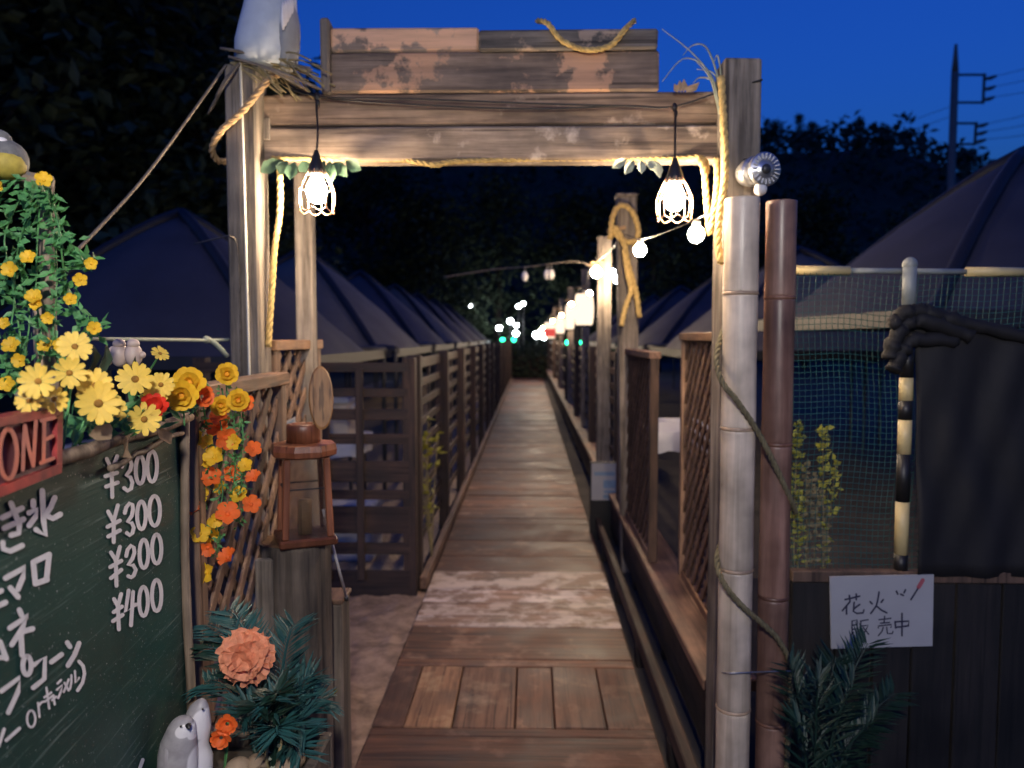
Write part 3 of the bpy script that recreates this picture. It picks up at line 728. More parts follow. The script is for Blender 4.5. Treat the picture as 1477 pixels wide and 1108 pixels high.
for i in range(len(ys) - 1):
    slat_fence((-.69, ys[i] + .045, 0), (-.69, ys[i + 1] - .002, 0), .12, 1.37, SL if i < 3 else SL[::2] + [(.1, .05)], [.035 if i else .05, (ys[i + 1] - ys[i]) * .5, ys[i + 1] - ys[i] - .1],
               'dark slat fence section left of the boardwalk, %s from the gate' % ORD[i], 5, 'left fence sections', .07 if i else .08)
    o = MB().box((-.635, (ys[i] + ys[i + 1]) / 2, .03), (.04, ys[i + 1] - ys[i] - .004, .075), None, .005, .002).build('kerb_beam', 'ledge')
    tag(o, 'low timber kerb beside the left fence of the boardwalk, %s from the gate' % ORD[i], 'kerb', 'left kerb beams')
ys = [5.95, 8.6, 11.4, 14.5, 18, 22, 28]
for i in range(len(ys) - 1):
    slat_fence((.70, ys[i + 1], 0), (.70, ys[i], 0), .4, 1.37, SL[:7] if i < 3 else SL[:7:2], [.04, ys[i + 1] - ys[i] - .04],
               'dark slat fence section right of the boardwalk, %s beyond the lattice panels' % ORD[i], 4, 'right fence sections', .08)
for k, (x, s) in enumerate([(-.70, -1)]):
    pass
# yard plants by the left fence
def leafy(name, label, cat, base, h, r, n, mat, lsize=.05, stems=5, group=None, spread=1.0):
    t = thing(name, label, cat, base, group); base = Vector(base); sm = MB(); lf = MB()
    for k in range(stems):
        a = rnd(0, 6.28); tip = base + Vector((math.cos(a) * r * rnd(.3, 1) * spread, math.sin(a) * r * rnd(.3, 1) * spread, h * rnd(.7, 1)))
        mid = (base + tip) / 2 + Vector((rnd(-.02, .02), rnd(-.02, .02), 0)); q = smooth_path([base, mid, tip], 5); sm.tube(q, [.005 * (1 - i / len(q)) + .0015 for i in range(len(q))], 5)
        for i in range(n // stems):
            f = rnd(.2, 1) ** .7; p = q[min(len(q) - 1, int(f * len(q)))]
            d = Vector((rnd(-1, 1), rnd(-1, 1), rnd(-.2, .8))).normalized() * lsize * rnd(.6, 1.2)
            lf.leaf(p, d, lsize * .22, (rnd(-1, 1), rnd(-1, 1), 1))
    sm.build('stem', 'dry_grass', t, smooth=True); stuff(lf.build('foliage', mat, t)); return t
leafy('yard_plant', 'small leafy plant climbing the left slat fence beside the boardwalk', 'plant', (-.64, 4.95, .065), .95, .07, 90, 'leaf_yel', .07, 5)

# ================================================================ POSTS AND LIGHTS ALONG THE RIGHT
def walk_post(x, Y, ztop, w, label, lean=0, group=None):
    t = thing('lamp_post', label, 'post', (x, Y, GZ), group)
    MB().bar((x + lean, Y, GZ), (x, Y, ztop), w, w * .9, up=(0, 1, 0)).build('shaft', 'gate_v' if w > .09 else 'fence_v', t)
    MB().box((x, Y, ztop + .008), (w * 1.12, w * 1.05, .02), None, .006).build('cap', 'gate_v', t)
    MB().bar((x - .01, Y - w * .5, ztop - .2), (x - .13, Y - w * .5 - .02, ztop - .22), .02, .02).build('peg', 'disc_wood', t)
    return t
p5 = P(903, 285, 5.05)
walk_post(p5.x, 5.05, p5.z, .125, 'pale timber post draped with yellow rope behind the dark lattice panel', .05)
p7 = P(872, 345, 7.0)
walk_post(p7.x, 7.0, p7.z, .12, 'brown timber post carrying the light string just past the roped post')
for k, Y in enumerate((10.0, 13.6, 17.6, 22.4)): walk_post(.72, Y, 2.35, .1, 'dark timber post right of the boardwalk, %s beyond the largest paper lantern' % ORD[k], 0, 'far lamp posts')
rope('post_rope', 'yellow rope looped and knotted around the timber post beside the string bulbs', [P(880, 345, 4.93), P(884, 312, 4.93), P(895, 296, 4.93), P(912, 305, 4.93), P(921, 335, 4.94), P(912, 350, 4.94), P(892, 342, 4.93), P(886, 325, 4.92), P(900, 352, 4.92), P(907, 385, 4.91), P(917, 420, 4.91), P(922, 458, 4.91)], .019)
rope('post_rope', 'loose yellow rope end hanging low on the roped timber post', [P(900, 360, 4.92), P(905, 395, 4.9), P(910, 420, 4.9), P(903, 440, 4.9), P(896, 470, 4.9)], .017)
ls = thing('light_string', 'string of glowing round bulbs strung from the gate to the posts along the walk, with small far bulbs added to light it', 'string lights', P(1036, 300, 2.45))
anch = [P(1040, 296, 2.44), P(1004, 316, 2.9), P(960, 335, 3.5), P(923, 345, 4.2), P(899, 340, 4.98), P(880, 362, 6.0), P(862, 376, 6.7), P(868, 358, 6.93), P(850, 395, 8.3), P(846, 410, 9.95), P(826, 425, 11.8), P(822, 432, 13.55), P(808, 440, 15.5), P(808, 450, 17.55), P(792, 457, 20), P(787, 464, 23), P(782, 470, 26)]
MB().tube(smooth_path(anch, 6), .0028, 6).build('cable', 'black', ls, smooth=True)
for (px, py, Y, r) in [(1004, 338, 2.9, .03), (923, 361, 4.2, .033), (860, 393, 6.7, .043), (851, 423, 6.55, .016), (824, 439, 8.55, .018), (810, 455, 11.45, .018), (797, 463, 13.45, .018), (789, 469, 17.5, .02), (783, 473, 21, .022), (779, 477, 25, .024)]:  # small bulbs from the lanterns onward are added to brighten the far deck
    c = P(px, py, Y)
    so_ = MB().lathe([(r * .5, r * .8), (r * .55, r * 1.5), (r * .35, r * 1.8)], c, 12).build('socket', 'white_cable', ls, smooth=True)
    MB().ball(c, r, r, r * 1.05).build('bulb', 'bulb_s' if r > .025 else 'bulb_far_fill', ls, smooth=True)
    MB().tube([c + Vector((0, 0, r * 1.7)), c + Vector((0, 0, (14 if py < 350 else 12) * Y / F_PX + .02))], .003, 5).build('drop_wire', 'black', ls)
# unlit clear bulbs over the walk on a second line
l2 = thing('light_string', 'thin line with three unlit clear bulbs hanging across the walk', 'string lights', P(865, 386, 6.94))
arch = smooth_path([P(868, 392, 6.95), P(840, 379, 7.0), P(815, 378, 7.1), P(770, 384, 7.3), P(710, 389, 7.6), P(640, 400, 7.75)], 8)
MB().tube(arch, .006, 6).build('cable', 'rope_grey', l2, smooth=True)
for px, py, Y in [(757, 386, 7.35), (789, 383, 7.2), (795, 383, 7.18)]:
    c = P(px, py, Y); MB().lathe([(.012, 0), (.014, -.05)], c, 8).build('socket', 'black', l2)
    MB().ball(c - Vector((0, 0, .085)), .034, .034, .05).build('bulb', 'dead_glass', l2, smooth=True)
# bluish string hanging behind the roped post
l3 = thing('bead_strand', 'short strand of small bluish bulbs hanging between the two near posts', 'string lights', P(886, 405, 6.2))
MB().tube([P(884, 350, 6.2), P(885, 410, 6.2)], .003, 5).build('cable', 'black', l3)
for px, py in [(884, 392), (886, 399), (889, 405)]: MB().ball(P(px, py, 6.2), .02).build('bulb', 'lamp_white', l3, smooth=True)
# paper lanterns
def paper_lantern(px0, px1, py0, py1, Y, label, red=False):
    a, b = P(px0, py1, Y), P(px1, py0, Y); r = (b.x - a.x) / 2; h = b.z - a.z; c = Vector(((a.x + b.x) / 2, Y, a.z))
    t = thing('paper_lantern', label, 'lantern', c, 'paper lanterns')
    pr = []
    for k in range(13): z = h * k / 12; pr.append((r * (.8 + .2 * math.sin(math.pi * k / 12) ** .5) * (1 if k % 2 else .97), z))
    MB().lathe(pr, c, 20).build('shade', 'lantern', t, smooth=True)
    MB().lathe([(r * .7, h), (r * .7, h + .02), (r * .4, h + .025)], c, 16).build('cap', 'black', t)
    MB().lathe([(r * .7, -.018), (r * .7, 0)], c, 16).build('base_ring', 'black', t)
    MB().tube([c + Vector((0, 0, h + .02)), c + Vector((.03, 0, h + .16)), c + Vector((.06, .03, h + .22))], .004, 5).build('hanger', 'black', t)
    if red: MB().lathe([(r * 1.01, h * .1), (r * 1.02, h * .3), (r * 1.02, h * .55), (r * 1.01, h * .6)], c, 20).build('red_band', glow('lit_red_paper', (1, .12, .1), .8), t, smooth=True)
    return t
paper_lantern(828, 857, 424, 469, 6.6, 'large glowing white paper lantern next to the brown timber post')
paper_lantern(815, 829, 440, 475, 8.6, 'glowing paper lantern next farther along from the largest one')
paper_lantern(801, 815, 457, 481, 11.5, 'small dim paper lantern hanging between the second lantern and the red one')
paper_lantern(785, 801, 465, 488, 13.5, 'small paper lantern with a red band farthest down the walk', True)

# ================================================================ NOTICE STAND + TABLES
nb = thing('notice_stand', 'white printed notice on a black board standing at the right edge of the walk', 'notice board', (.565, 5.85, 0))
a = P(853, 722, 5.8); b = P(891, 669, 5.8)
MB().box(((a.x + b.x) / 2, 5.83, (b.z + GZ) / 2), (b.x - a.x + .02, .03, b.z - GZ + .02), None, .004).build('panel', 'black', nb)
MB().box(((a.x + b.x) / 2, 5.811, (a.z + b.z) / 2), (b.x - a.x, .006, b.z - a.z), None, .001).build('sheet', 'paper', nb)
m = MB()
def prt(x0, x1, y0, y1): 
    q0, q1 = P(x0, y1, 5.806), P(x1, y0, 5.806); m.box(((q0.x + q1.x) / 2, 5.8065, (q0.z + q1.z) / 2), (q1.x - q0.x, .001, q1.z - q0.z), None, .0002)
prt(857, 887, 681, 686); prt(870, 888, 693, 704); prt(871, 888, 708, 711); prt(870, 888, 714, 719)
m.build('printed_lines', 'ink_blue', nb)
def cloth_table(x, y, w, d, z, label, group=None):
    t = thing('cloth_table', label, 'table', (x, y, GZ), group)
    for sx_ in (-1, 1):
        for sy_ in (-1, 1): MB().tube([(x + sx_ * (w / 2 - .05), y + sy_ * (d / 2 - .05), GZ), (x + sx_ * (w / 2 - .06), y + sy_ * (d / 2 - .06), z - .03)], .014, 8).build('leg', 'dark_metal', t)
    MB().box((x, y, z - .02), (w, d, .03), None, .004).build('table_top', 'plastic_pale', t)
    m = MB(); N = 44; ring = []
    for k in range(N):
        a_ = 2 * math.pi * k / N; cx_, sy_ = math.cos(a_), math.sin(a_); q = max(abs(cx_), abs(sy_)); ring.append((cx_ / q, sy_ / q, k))
    for (lvl, drop, wv) in ((0, 0, 0), (1, .005, .0), (2, .07, .008), (3, .13, .016)):
        for (cx_, sy_, k) in ring:
            o = wv * math.sin(k * 2.3); m.v.append(Vector((x + cx_ * (w / 2 + .01 + (lvl > 0) * .004 + o) * (1 if lvl else .97), y + sy_ * (d / 2 + .01 + (lvl > 0) * .004 + o) * (1 if lvl else .97), z + .004 - drop + (.012 * math.sin(k * 1.7) if lvl == 3 else 0))))
    for l in range(3):
        for k in range(N): m.f.append((l * N + k, l * N + (k + 1) % N, (l + 1) * N + (k + 1) % N, (l + 1) * N + k))
    m.f.append(tuple(range(N))); m.build('tablecloth', 'white_cloth', t, smooth=True); return t
a = P(885, 622, 5.0); cloth_table(1.0, 5.2, .56, .8, a.z + .02, 'small table under a white cloth behind the gap in the right lattice panels')
cloth_table(-1.75, 6.0, .9, .6, .72, 'cloth covered table behind the dark slat fence facing the gate')
cloth_table(-2.9, 5.6, .9, .6, .72, 'cloth covered table under the tent nearest the gate, farther from the boardwalk')
def cooler(x, y, z, w, d, h, mat, label):
    t = thing('cooler_box', label, 'cooler box', (x, y, z))
    MB().box((x, y, z + h * .4), (w, d, h * .8), None, .015).build('body', mat, t)
    MB().box((x, y, z + h * .9), (w * 1.04, d * 1.06, h * .18), None, .012).build('lid', 'plastic_pale', t)
    MB().tube([(x - w * .53, y, z + h * .75), (x - w * .5, y - d * .56, z + h * .6), (x + w * .5, y - d * .56, z + h * .6), (x + w * .53, y, z + h * .75)], .01, 6).build('handle', 'white_cable', t)
cooler(-1.6, 6.0, .728, .42, .3, .32, 'cream', 'cream cooler box with pale lid on the table behind the slat fence')
cooler(-2.05, 5.98, .728, .32, .28, .26, 'plastic_pale', 'small pale cooler box beside the cream one on the table')
cooler(-1.35, 5.35, GZ + .006, .55, .36, .4, 'plastic_pale', 'pale cooler box standing on the gravel behind the slat fence')
cooler(-1.95, 5.3, GZ + .006, .45, .36, .34, 'plastic_pale', 'low pale cooler box on the gravel near the leg of the table')

# ================================================================ TENTS
def tent(x, y, w, d, ze, zp, mat, label, group, n=18):
    t = thing('dome_tent', label, 'tent', (x, y, GZ), group)
    def hgt(u_, v_):
        r_ = max(abs(u_), abs(v_)); q = math.hypot(u_, v_) / max(1, math.hypot(u_, v_) / max(r_, 1e-6) if r_ else 1)
        e_ = (abs(u_) ** 3 + abs(v_) ** 3) ** (1 / 3); e_ = min(1, e_ * .96 + .04 * r_)
        return ze + (zp - ze) * (1 - e_ ** 1.2)
    m = MB()
    for j in range(n + 1):
        for i in range(n + 1):
            u_, v_ = -1 + 2 * i / n, -1 + 2 * j / n
            e_ = max(abs(u_), abs(v_)); z = hgt(u_, v_) + .012 * math.sin(i * 1.9 + j) * e_
            if e_ >= .999: z = ze - .05 + .02 * math.sin((i + j) * 1.3)
            m.v.append(Vector((x + u_ * w / 2, y + v_ * d / 2, z)))
    for j in range(n):
        for i in range(n): a_ = j * (n + 1) + i; m.f.append((a_, a_ + 1, a_ + n + 2, a_ + n + 1))
    m.build('canopy', mat, t, smooth=True)
    for sx_ in (-1, 1):
        for sy_ in (-1, 1):
            rib = [Vector((x + sx_ * w / 2 * f, y + sy_ * d / 2 * f, hgt(f, f) + .012)) for f in [k / 10 for k in range(0, 10)] ] + [Vector((x + sx_ * w / 2, y + sy_ * d / 2, ze + .0))]
            MB().tube(rib, .045, 6).build('rib_sleeve', 'tent_trim', t, smooth=True)
            MB().tube([(x + sx_ * (w / 2 - .01), y + sy_ * (d / 2 - .01), GZ), (x + sx_ * (w / 2 - .01), y + sy_ * (d / 2 - .01), ze)], .022, 8).build('leg', 'dark_metal', t)
    for sx_ in (-1, 1): MB().bar((x + sx_ * w / 2, y - d / 2 + .05, ze - .03), (x + sx_ * w / 2, y + d / 2 - .05, ze - .03), .012, .09).build('valance', 'tent_trim', t)
    for sy_ in (-1, 1): MB().bar((x - w / 2 + .05, y + sy_ * d / 2, ze - .03), (x + w / 2 - .05, y + sy_ * d / 2, ze - .03), .012, .09).build('valance', 'tent_trim', t)
    return t
tent(-2.85, 6.3, 2.8, 2.75, 1.36, 2.5, 'tent', 'navy canvas dome tent nearest the gate on the left of the walk', 'tents left of the walk')
for k in range(6): tent(-2.8, 9.5 + k * 3.25, 2.8, 2.9, 1.36, 2.55, 'tent_grey' if k % 2 == 0 else 'tent', ['grey', 'navy'][k % 2] + ' canvas dome tent left of the boardwalk, %s from the gate' % ORD[k + 1], 'tents left of the walk')
tent(3.3, 5.3, 2.9, 2.9, 1.62, 2.72, 'tent', 'navy canvas dome tent behind the green net fence', 'tents right of the walk')
for k in range(5): tent(2.95, 8.6 + k * 3.3, 2.8, 2.9, 1.36, 2.45, 'tent_grey' if k == 0 else 'tent', ['grey canvas dome tent behind the right lattice panels', 'navy canvas dome tent right of the boardwalk, %s beyond the grey tent' % ORD[max(0, k - 1)]][k > 0], 'tents right of the walk')
tent(6.6, 9.5, 3.2, 3.2, 1.5, 2.6, 'tent', 'navy dome tent standing behind the tent at the green net', 'tents right of the walk')

# ================================================================ NET FENCE RIGHT
nf = thing('net_fence', 'green mesh net hung on yellow and black banded poles beyond the bamboo', 'net fence', (1.5, 2.42, GZ))
YN = 2.42
def rod(a, b, r, mat, name='band'): return MB().tube([a, b], r, 14).build(name, mat, nf, smooth=True)
for x0, x1, mt in [(1128, 1143, 'black'), (1143, 1225, 'pole_yel'), (1225, 1310, 'pole_grey'), (1310, 1393, 'pole_grey'), (1393, 1480, 'pole_yel'), (1480, 1565, 'black'), (1565, 1660, 'pole_yel')]:
    rod(P(x0 + .2, 390 + (x0 - 1143) * .008, YN), P(x1 - .2, 390 + (x1 - 1143) * .008, YN), .0145 if mt != 'pole_grey' else .009, mt)
xp = P(1310, 500, 2.38).x
zt = [P(1310, q, 2.38).z for q in (385, 440, 500, 545, 578, 606, 655, 724, 800, 828)]
for i in range(len(zt) - 1): rod(Vector((xp, 2.385, zt[i])), Vector((xp, 2.385, zt[i + 1] + .0005)), .02, ['pole_grey', 'black', 'black', 'pole_yel', 'black', 'pole_yel', 'black', 'pole_yel', 'black'][i])
rod(Vector((xp, 2.385, zt[-1])), Vector((xp, 2.385, GZ)), .0195, 'black')
MB().ball(Vector((xp, 2.385, zt[0] + .008)), .022).build('pole_cap', 'pole_grey', nf, smooth=True)
m = MB(); x0, x1 = P(1130, 600, YN).x, P(1640, 600, YN).x; z0, z1 = P(1200, 830, YN).z, P(1200, 391, YN).z; spn = .0185
def nw(x, z): return Vector((x + .006 * math.sin(z * 9 + x * 3), YN + .012 * math.sin(x * 6) + .006 * math.sin(z * 11 + x * 4), z - .012 * math.sin((x - x0) * 4.4) ** 2 * (z - z0) / (z1 - z0) + .004 * math.sin(x * 21)))
x = x0
while x <= x1: m.tube([nw(x, z0 + (z1 - z0) * k / 16) for k in range(17)], .0011, 3, False); x += spn
z = z0
while z <= z1: m.tube([nw(x0 + (x1 - x0) * k / 40, z) for k in range(41)], .0011, 3, False); z += spn
stuff(m.build('mesh', 'net', nf, fix=False))
# black cloth over the right part
tp = thing('black_cloth', 'black mesh cloth bunched over the banded pole and hanging in front of the net', 'cloth', (1.45, 2.37, P(1400, 830, 2.37).z))
m = MB(); cols, rows = 40, 18
for j in range(rows + 1):
    for i in range(cols + 1):
        px = 1322 + (1640 - 1322) * i / cols; top = 452 + (px - 1322) * .22 if px < 1480 else 487 + (px - 1480) * .1
        py = top + (832 - top) * j / rows; q = P(px, py, 2.355); q.y += .006 * math.sin(i * .55 + 2 * math.sin(j * .3)) + .004 * math.sin(j * .7 + i * .9) + rnd(-.0015, .0015); m.v.append(q)
for j in range(rows):
    for i in range(cols): a_ = j * (cols + 1) + i; m.f.append((a_, a_ + 1, a_ + cols + 2, a_ + cols + 1))
o = m.build('sheet', 'tarp', tp, smooth=True); md = o.modifiers.new('thick', 'SOLIDIFY'); md.thickness = .003
m = MB()
for (pts, r) in [([(1286, 470), (1300, 455), (1322, 448), (1350, 455), (1400, 470), (1480, 486), (1600, 500)], .022), ([(1284, 520), (1290, 490), (1305, 470), (1330, 462), (1400, 484)], .024), ([(1288, 535), (1300, 510), (1322, 490), (1380, 492)], .022)]:
    q = smooth_path([P(x_, y_, 2.35) for x_, y_ in pts], 6); m.tube([p_ + Vector((0, rnd(-.004, .004), rnd(-.005, .005))) for p_ in q], [r * rnd(.8, 1.2) for _ in q], 9)
m.build('bunched_fold', 'tarp', tp, smooth=True)
# low plank wall with the paper sign
pw = thing('plank_wall', 'low dark plank wall under the green net carrying the fireworks sign', 'wall', (1.5, 2.36, GZ))
zw = P(1300, 828, 2.33).z; x = P(1146, 900, 2.33).x; xe = P(1680, 900, 2.33).x
MB().bar((x, 2.376, zw - .02), (xe, 2.376, zw - .02), .036, .035).build('cap_rail', 'lat_dark', pw)
while x < xe:
    w = rnd(.1, .15); MB().box((x + w / 2, 2.375 + rnd(-.004, .004), (zw - .04 + GZ) / 2), (w - .006, .022, zw - .04 - GZ), None, .003, .002).build('board', 'boards', pw); x += w
sg = thing('paper_sign', 'white handwritten paper sign fixed on the dark plank wall below the net', 'sign', P(1272, 936, 2.325))
cr = [(1197, 832), (1347, 829), (1345, 932), (1199, 936)]; YS = 2.345
fr = [P(a_, b_, YS) for a_, b_ in cr]; bk = [v + Vector((0, .006, 0)) for v in fr]
MB().add(fr + bk, [(0, 1, 2, 3), (7, 6, 5, 4), (0, 4, 5, 1), (1, 5, 6, 2), (2, 6, 7, 3), (3, 7, 4, 0)]).build('sheet', 'paper', sg)
def strokes(lst, w, proj, mat, parent, name='writing', thick=.0006):
    m = MB()
    for i, s_ in enumerate(lst):
        if len(s_) == 5 and isinstance(s_[0], str):
            _, cx_, cy_, rx_, ry_ = s_; pts = [(cx_ + rx_ * math.sin(2 * math.pi * k / 20) + .18 * 0, cy_ - ry_ * math.cos(2 * math.pi * k / 20)) for k in range(21)]
        else: pts = s_
        m.ribbon(pts, w, .0004 + .0002 * (i % 4), thick, proj)
    return m.build(name, mat, parent)
prS = lambda px, py, o: P(px, py, YS - o)
strokes([[(1219, 865), (1240, 860)], [(1225, 859), (1226, 867)], [(1235, 857), (1235, 865)], [(1226, 868), (1215, 881)], [(1221, 875), (1221, 886)], [(1232, 869), (1231, 882), (1236, 885), (1245, 884), (1246, 880)], [(1240, 872), (1232, 878)]], 2.6, prS, 'ink', sg)
strokes([[(1268, 854), (1266, 866), (1264, 874), (1256, 885)], [(1264, 874), (1271, 880), (1279, 884)], [(1255, 868), (1258, 871)], [(1274, 865), (1271, 869)]], 2.6, prS, 'ink', sg)
strokes([[(1229, 896), (1229, 914)], [(1229, 896), (1236, 894), (1237, 911)], [(1229, 902), (1236, 901)], [(1229, 908), (1237, 907)], [(1231, 912), (1227, 917)], [(1235, 911), (1239, 916)], [(1241, 896), (1252, 894)], [(1242, 896), (1240, 915)], [(1243, 903), (1252, 902), (1249, 909), (1244, 916)], [(1245, 905), (1253, 915)]], 2.0, prS, 'ink', sg)
strokes([[(1276, 889), (1275, 899)], [(1268, 894), (1285, 892)], [(1270, 899), (1283, 898)], [(1267, 906), (1267, 903), (1286, 901), (1285, 905)], [(1274, 905), (1272, 911), (1267, 917)], [(1279, 905), (1280, 914), (1287, 914), (1288, 911)]], 2.0, prS, 'ink', sg)
strokes([[(1291, 897), (1292, 906)], [(1291, 897), (1311, 896), (1310, 903)], [(1292, 905), (1309, 903)], [(1301, 885), (1301, 917)]], 2.6, prS, 'ink', sg)
strokes([[(1314, 865), (1324, 849)], [(1293, 853), (1295, 857)], [(1299, 857), (1303, 859)], [(1306, 851), (1304, 855)]], 2.6, prS, 'ink', sg, 'drawing')
strokes([[(1325, 847), (1331, 837)]], 6, prS, 'ink_red', sg, 'drawing_tip')

# ================================================================ MENU BOARD
U = Vector((-.12, .993, 0)).normalized(); Nn = Vector((.993, .12, 0)).normalized()
B0 = P(262, 800, 1.5)
def prB(px, py, o): return PL(px, py, B0 + Nn * o, Nn)
bz0, bz1 = .42, prB(250, 612, 0).z
mbd = thing('menu_board', 'green painted menu board with white prices in a rough branch frame', 'menu board', (B0.x, B0.y, GZ) - U * .35 if False else Vector((B0.x, B0.y, GZ)) - U * .38)
W = lambda s, z, o=0: Vector((B0.x, B0.y, 0)) - U * s + Vector((0, 0, z)) + Nn * o
c = W(.42, (bz0 + bz1) / 2, -.011)
rotB = Matrix((Nn, U, Vector((0, 0, 1)))).transposed()
pn = MB().box(c, (.02, .86, bz1 - bz0), rotB, .002)
o_ = pn.build('panel', 'board', mbd)
# textures run along the board: rotate the object space instead of the mesh
me = o_.data
for v in me.vertices: v.co = rotB.transposed() @ (v.co)
o_.rotation_euler = rotB.to_euler()
def branch(a, b, r, name='frame_branch', mat='frame'):
    q = [a.lerp(b, k / 10) + Vector((rnd(-.003, .003), rnd(-.003, .003), rnd(-.003, .003))) for k in range(11)]
    MB().tube(q, [r * rnd(.85, 1.15) for _ in q], 9).build(name, mat, mbd, smooth=True)
branch(W(-.012, GZ, .008), W(-.002, bz1 + .012, .008), .0095)
branch(W(-.03, GZ, .0), W(-.026, bz1 + .0, .0), .0075)
branch(W(.852, GZ, .008), W(.852, bz1 + .01, .008), .012)
branch(W(-.03, bz1 + .006, .01), W(.87, bz1 + .012, .01), .011)
branch(W(.02, bz1 - .018, .012), W(.35, bz1 - .03, .012), .005)
branch(W(-.02, bz0, .008), W(.87, bz0, .008), .011)
branch(W(.05, bz1 - .04, -.02), W(.05, GZ, -.32), .012, 'leg'); branch(W(.8, bz1 - .04, -.02), W(.8, GZ, -.32), .012, 'leg')
pr1 = [[(154, 662), (161, 677)], [(169, 658), (162, 677)], [(161, 677), (162, 717)], [(152, 687), (169, 682)], [(153, 702), (170, 696)], [(176, 673), (178, 666), (183, 662), (188, 664), (190, 670), (188, 678), (182, 686), (188, 688), (191, 696), (189, 705), (184, 708), (179, 704)], ('o', 202, 678, 6.3, 20), ('o', 219.5, 673, 7, 22)]
pr2 = [[(156, 738), (163, 751)], [(170, 729), (164, 751)], [(164, 751), (164, 782)], [(155, 760), (173, 751)], [(156, 774), (173, 765)], [(180, 740), (182, 732), (187, 726), (191, 728), (192, 735), (190, 744), (184, 753), (190, 754), (193, 761), (191, 769), (187, 772), (183, 769)], ('o', 204, 743.5, 6.3, 20), ('o', 223, 737, 7.8, 21.5)]
pr3 = [[(160, 797), (167, 808)], [(173, 789), (168, 808)], [(167, 808), (168, 845)], [(159, 818), (175, 809)], [(160, 834), (175, 822)], [(182, 802), (184, 793), (189, 787), (193, 790), (194, 797), (191, 806), (185, 815), (192, 815), (196, 822), (193, 830), (189, 833), (185, 831)], ('o', 207.5, 799, 6.3, 20.5), ('o', 226, 792, 6.8, 21)]
pr4 = [[(164.5, 864), (169.6, 874)], [(174.7, 857), (170, 874)], [(170, 874), (171.5, 908)], [(164, 883), (176, 875)], [(163, 896), (177, 887)], [(185.5, 852), (181, 883), (196, 872)], [(192, 854), (189, 902)], ('o', 207, 867.6, 6.3, 21), ('o', 226, 859, 6.8, 22.5)]
for q in (pr1, pr2, pr3, pr4): strokes(q, 5.8, prB, 'chalk', mbd, 'price_writing')
strokes([[(61, 708), (62, 730), (63, 752), (66, 772), (52, 764)], [(48, 723), (48, 730)], [(42, 740), (53, 735), (51, 746), (42, 758)], [(79, 718), (73, 732), (66, 742)], [(68, 744), (76, 748), (87, 742)],
         [(3, 747), (32, 733)], [(6, 762), (34, 749)], [(16, 726), (22, 741), (28, 757), (27, 769), (16, 772)], [(4, 783), (5, 792), (15, 795), (32, 787)], [(-30, 752), (-12, 745), (-14, 790), (-24, 786)], [(-22, 730), (-34, 795)]], 8.2, prB, 'chalk', mbd, 'item_writing')
strokes([[(48, 811), (51, 842)], [(48, 811), (71, 800)], [(71, 800), (67, 836)], [(51, 842), (68, 836)], [(8, 834), (37, 818), (33, 833), (26, 850)], [(15, 848), (26, 861)], [(-18, 860), (2, 852)], [(-20, 882), (8, 869)]], 8.2, prB, 'chalk', mbd, 'item_writing')
strokes([[(28, 880), (31, 887)], [(14, 906), (41, 888), (33, 905), (17, 930)], [(30, 912), (47, 907)], [(30, 912), (32, 945)], [(-14, 925), (-20, 950), (8, 948)], [(0, 926), (9, 950)]], 8.0, prB, 'chalk', mbd, 'item_writing')
strokes([[(2, 997), (29, 977), (26, 998), (12, 1028)], ('o', 39, 960, 6, 13.5), [(49, 959), (65, 948), (64, 979), (48, 992)], [(74, 955), (89, 944)], [(97, 927), (101, 933)], [(114, 928), (108, 944), (98, 960)], [(-20, 1005), (-16, 1012)], [(-8, 1000), (-4, 1012), (-16, 1032)]], 7.2, prB, 'chalk', mbd, 'item_writing')
strokes([('o', 45, 1037, 6, 12), [(55, 1014), (57, 1034)], [(56, 1018), (60, 1013), (64, 1012)], [(64, 1006), (74, 999)], [(65, 1012), (77, 1003)], [(67, 992), (71, 1022)], [(75, 1010), (81, 1005)], [(77, 1005), (79, 1016)], [(83, 986), (88, 981)], [(82, 995), (90, 988), (88, 997), (84, 1007)], [(99, 980), (96, 989), (92, 998)], [(93, 985), (99, 996)], [(103, 974), (103, 984), (101, 994)], [(108, 968), (109, 985), (114, 978)]], 3.4, prB, 'chalk', mbd, 'small_writing')
strokes([[(114, 954), (120, 961), (122, 972), (119, 985), (112, 996)], [(9, 1068), (28, 1051)], [(6, 1052), (-2, 1076)], [(206, 1096), (201, 1110), (196, 1116)]], 5.2, prB, 'chalk', mbd, 'small_writing')
# red plaque ONE
pq = thing('name_plaque', 'red carved plaque reading ONE hung at the top of the menu board', 'plaque', prB(40, 700, 0))
def slab(quad, o0, o1, name, mat, parent):
    f_ = [prB(a_, b_, o1) for a_, b_ in quad]; k_ = [f - Nn * (o1 - o0) for f in f_]
    return MB().add(f_ + k_, [(0, 1, 2, 3), (7, 6, 5, 4), (0, 4, 5, 1), (1, 5, 6, 2), (2, 6, 7, 3), (3, 7, 4, 0)]).build(name, mat, parent)
slab([(-60, 620), (90, 590), (88, 678), (-60, 738)], .003, .022, 'plate', 'plaque_dark', pq)
slab([(-61, 615), (91, 586), (91, 598), (-61, 628)], .0015, .029, 'rim', 'red_paint', pq)
slab([(-61, 726), (90, 668), (89, 682), (-61, 742)], .0015, .029, 'rim', 'red_paint', pq)
slab([(83, 600), (91, 598), (90, 668), (82, 671)], .0015, .028, 'rim', 'red_paint', pq)
strokes([('o', 12, 655, 12.5, 36)], 6.5, lambda a_, b_, o: prB(a_, b_, o + .0215), 'letter', pq, 'letter', .008)
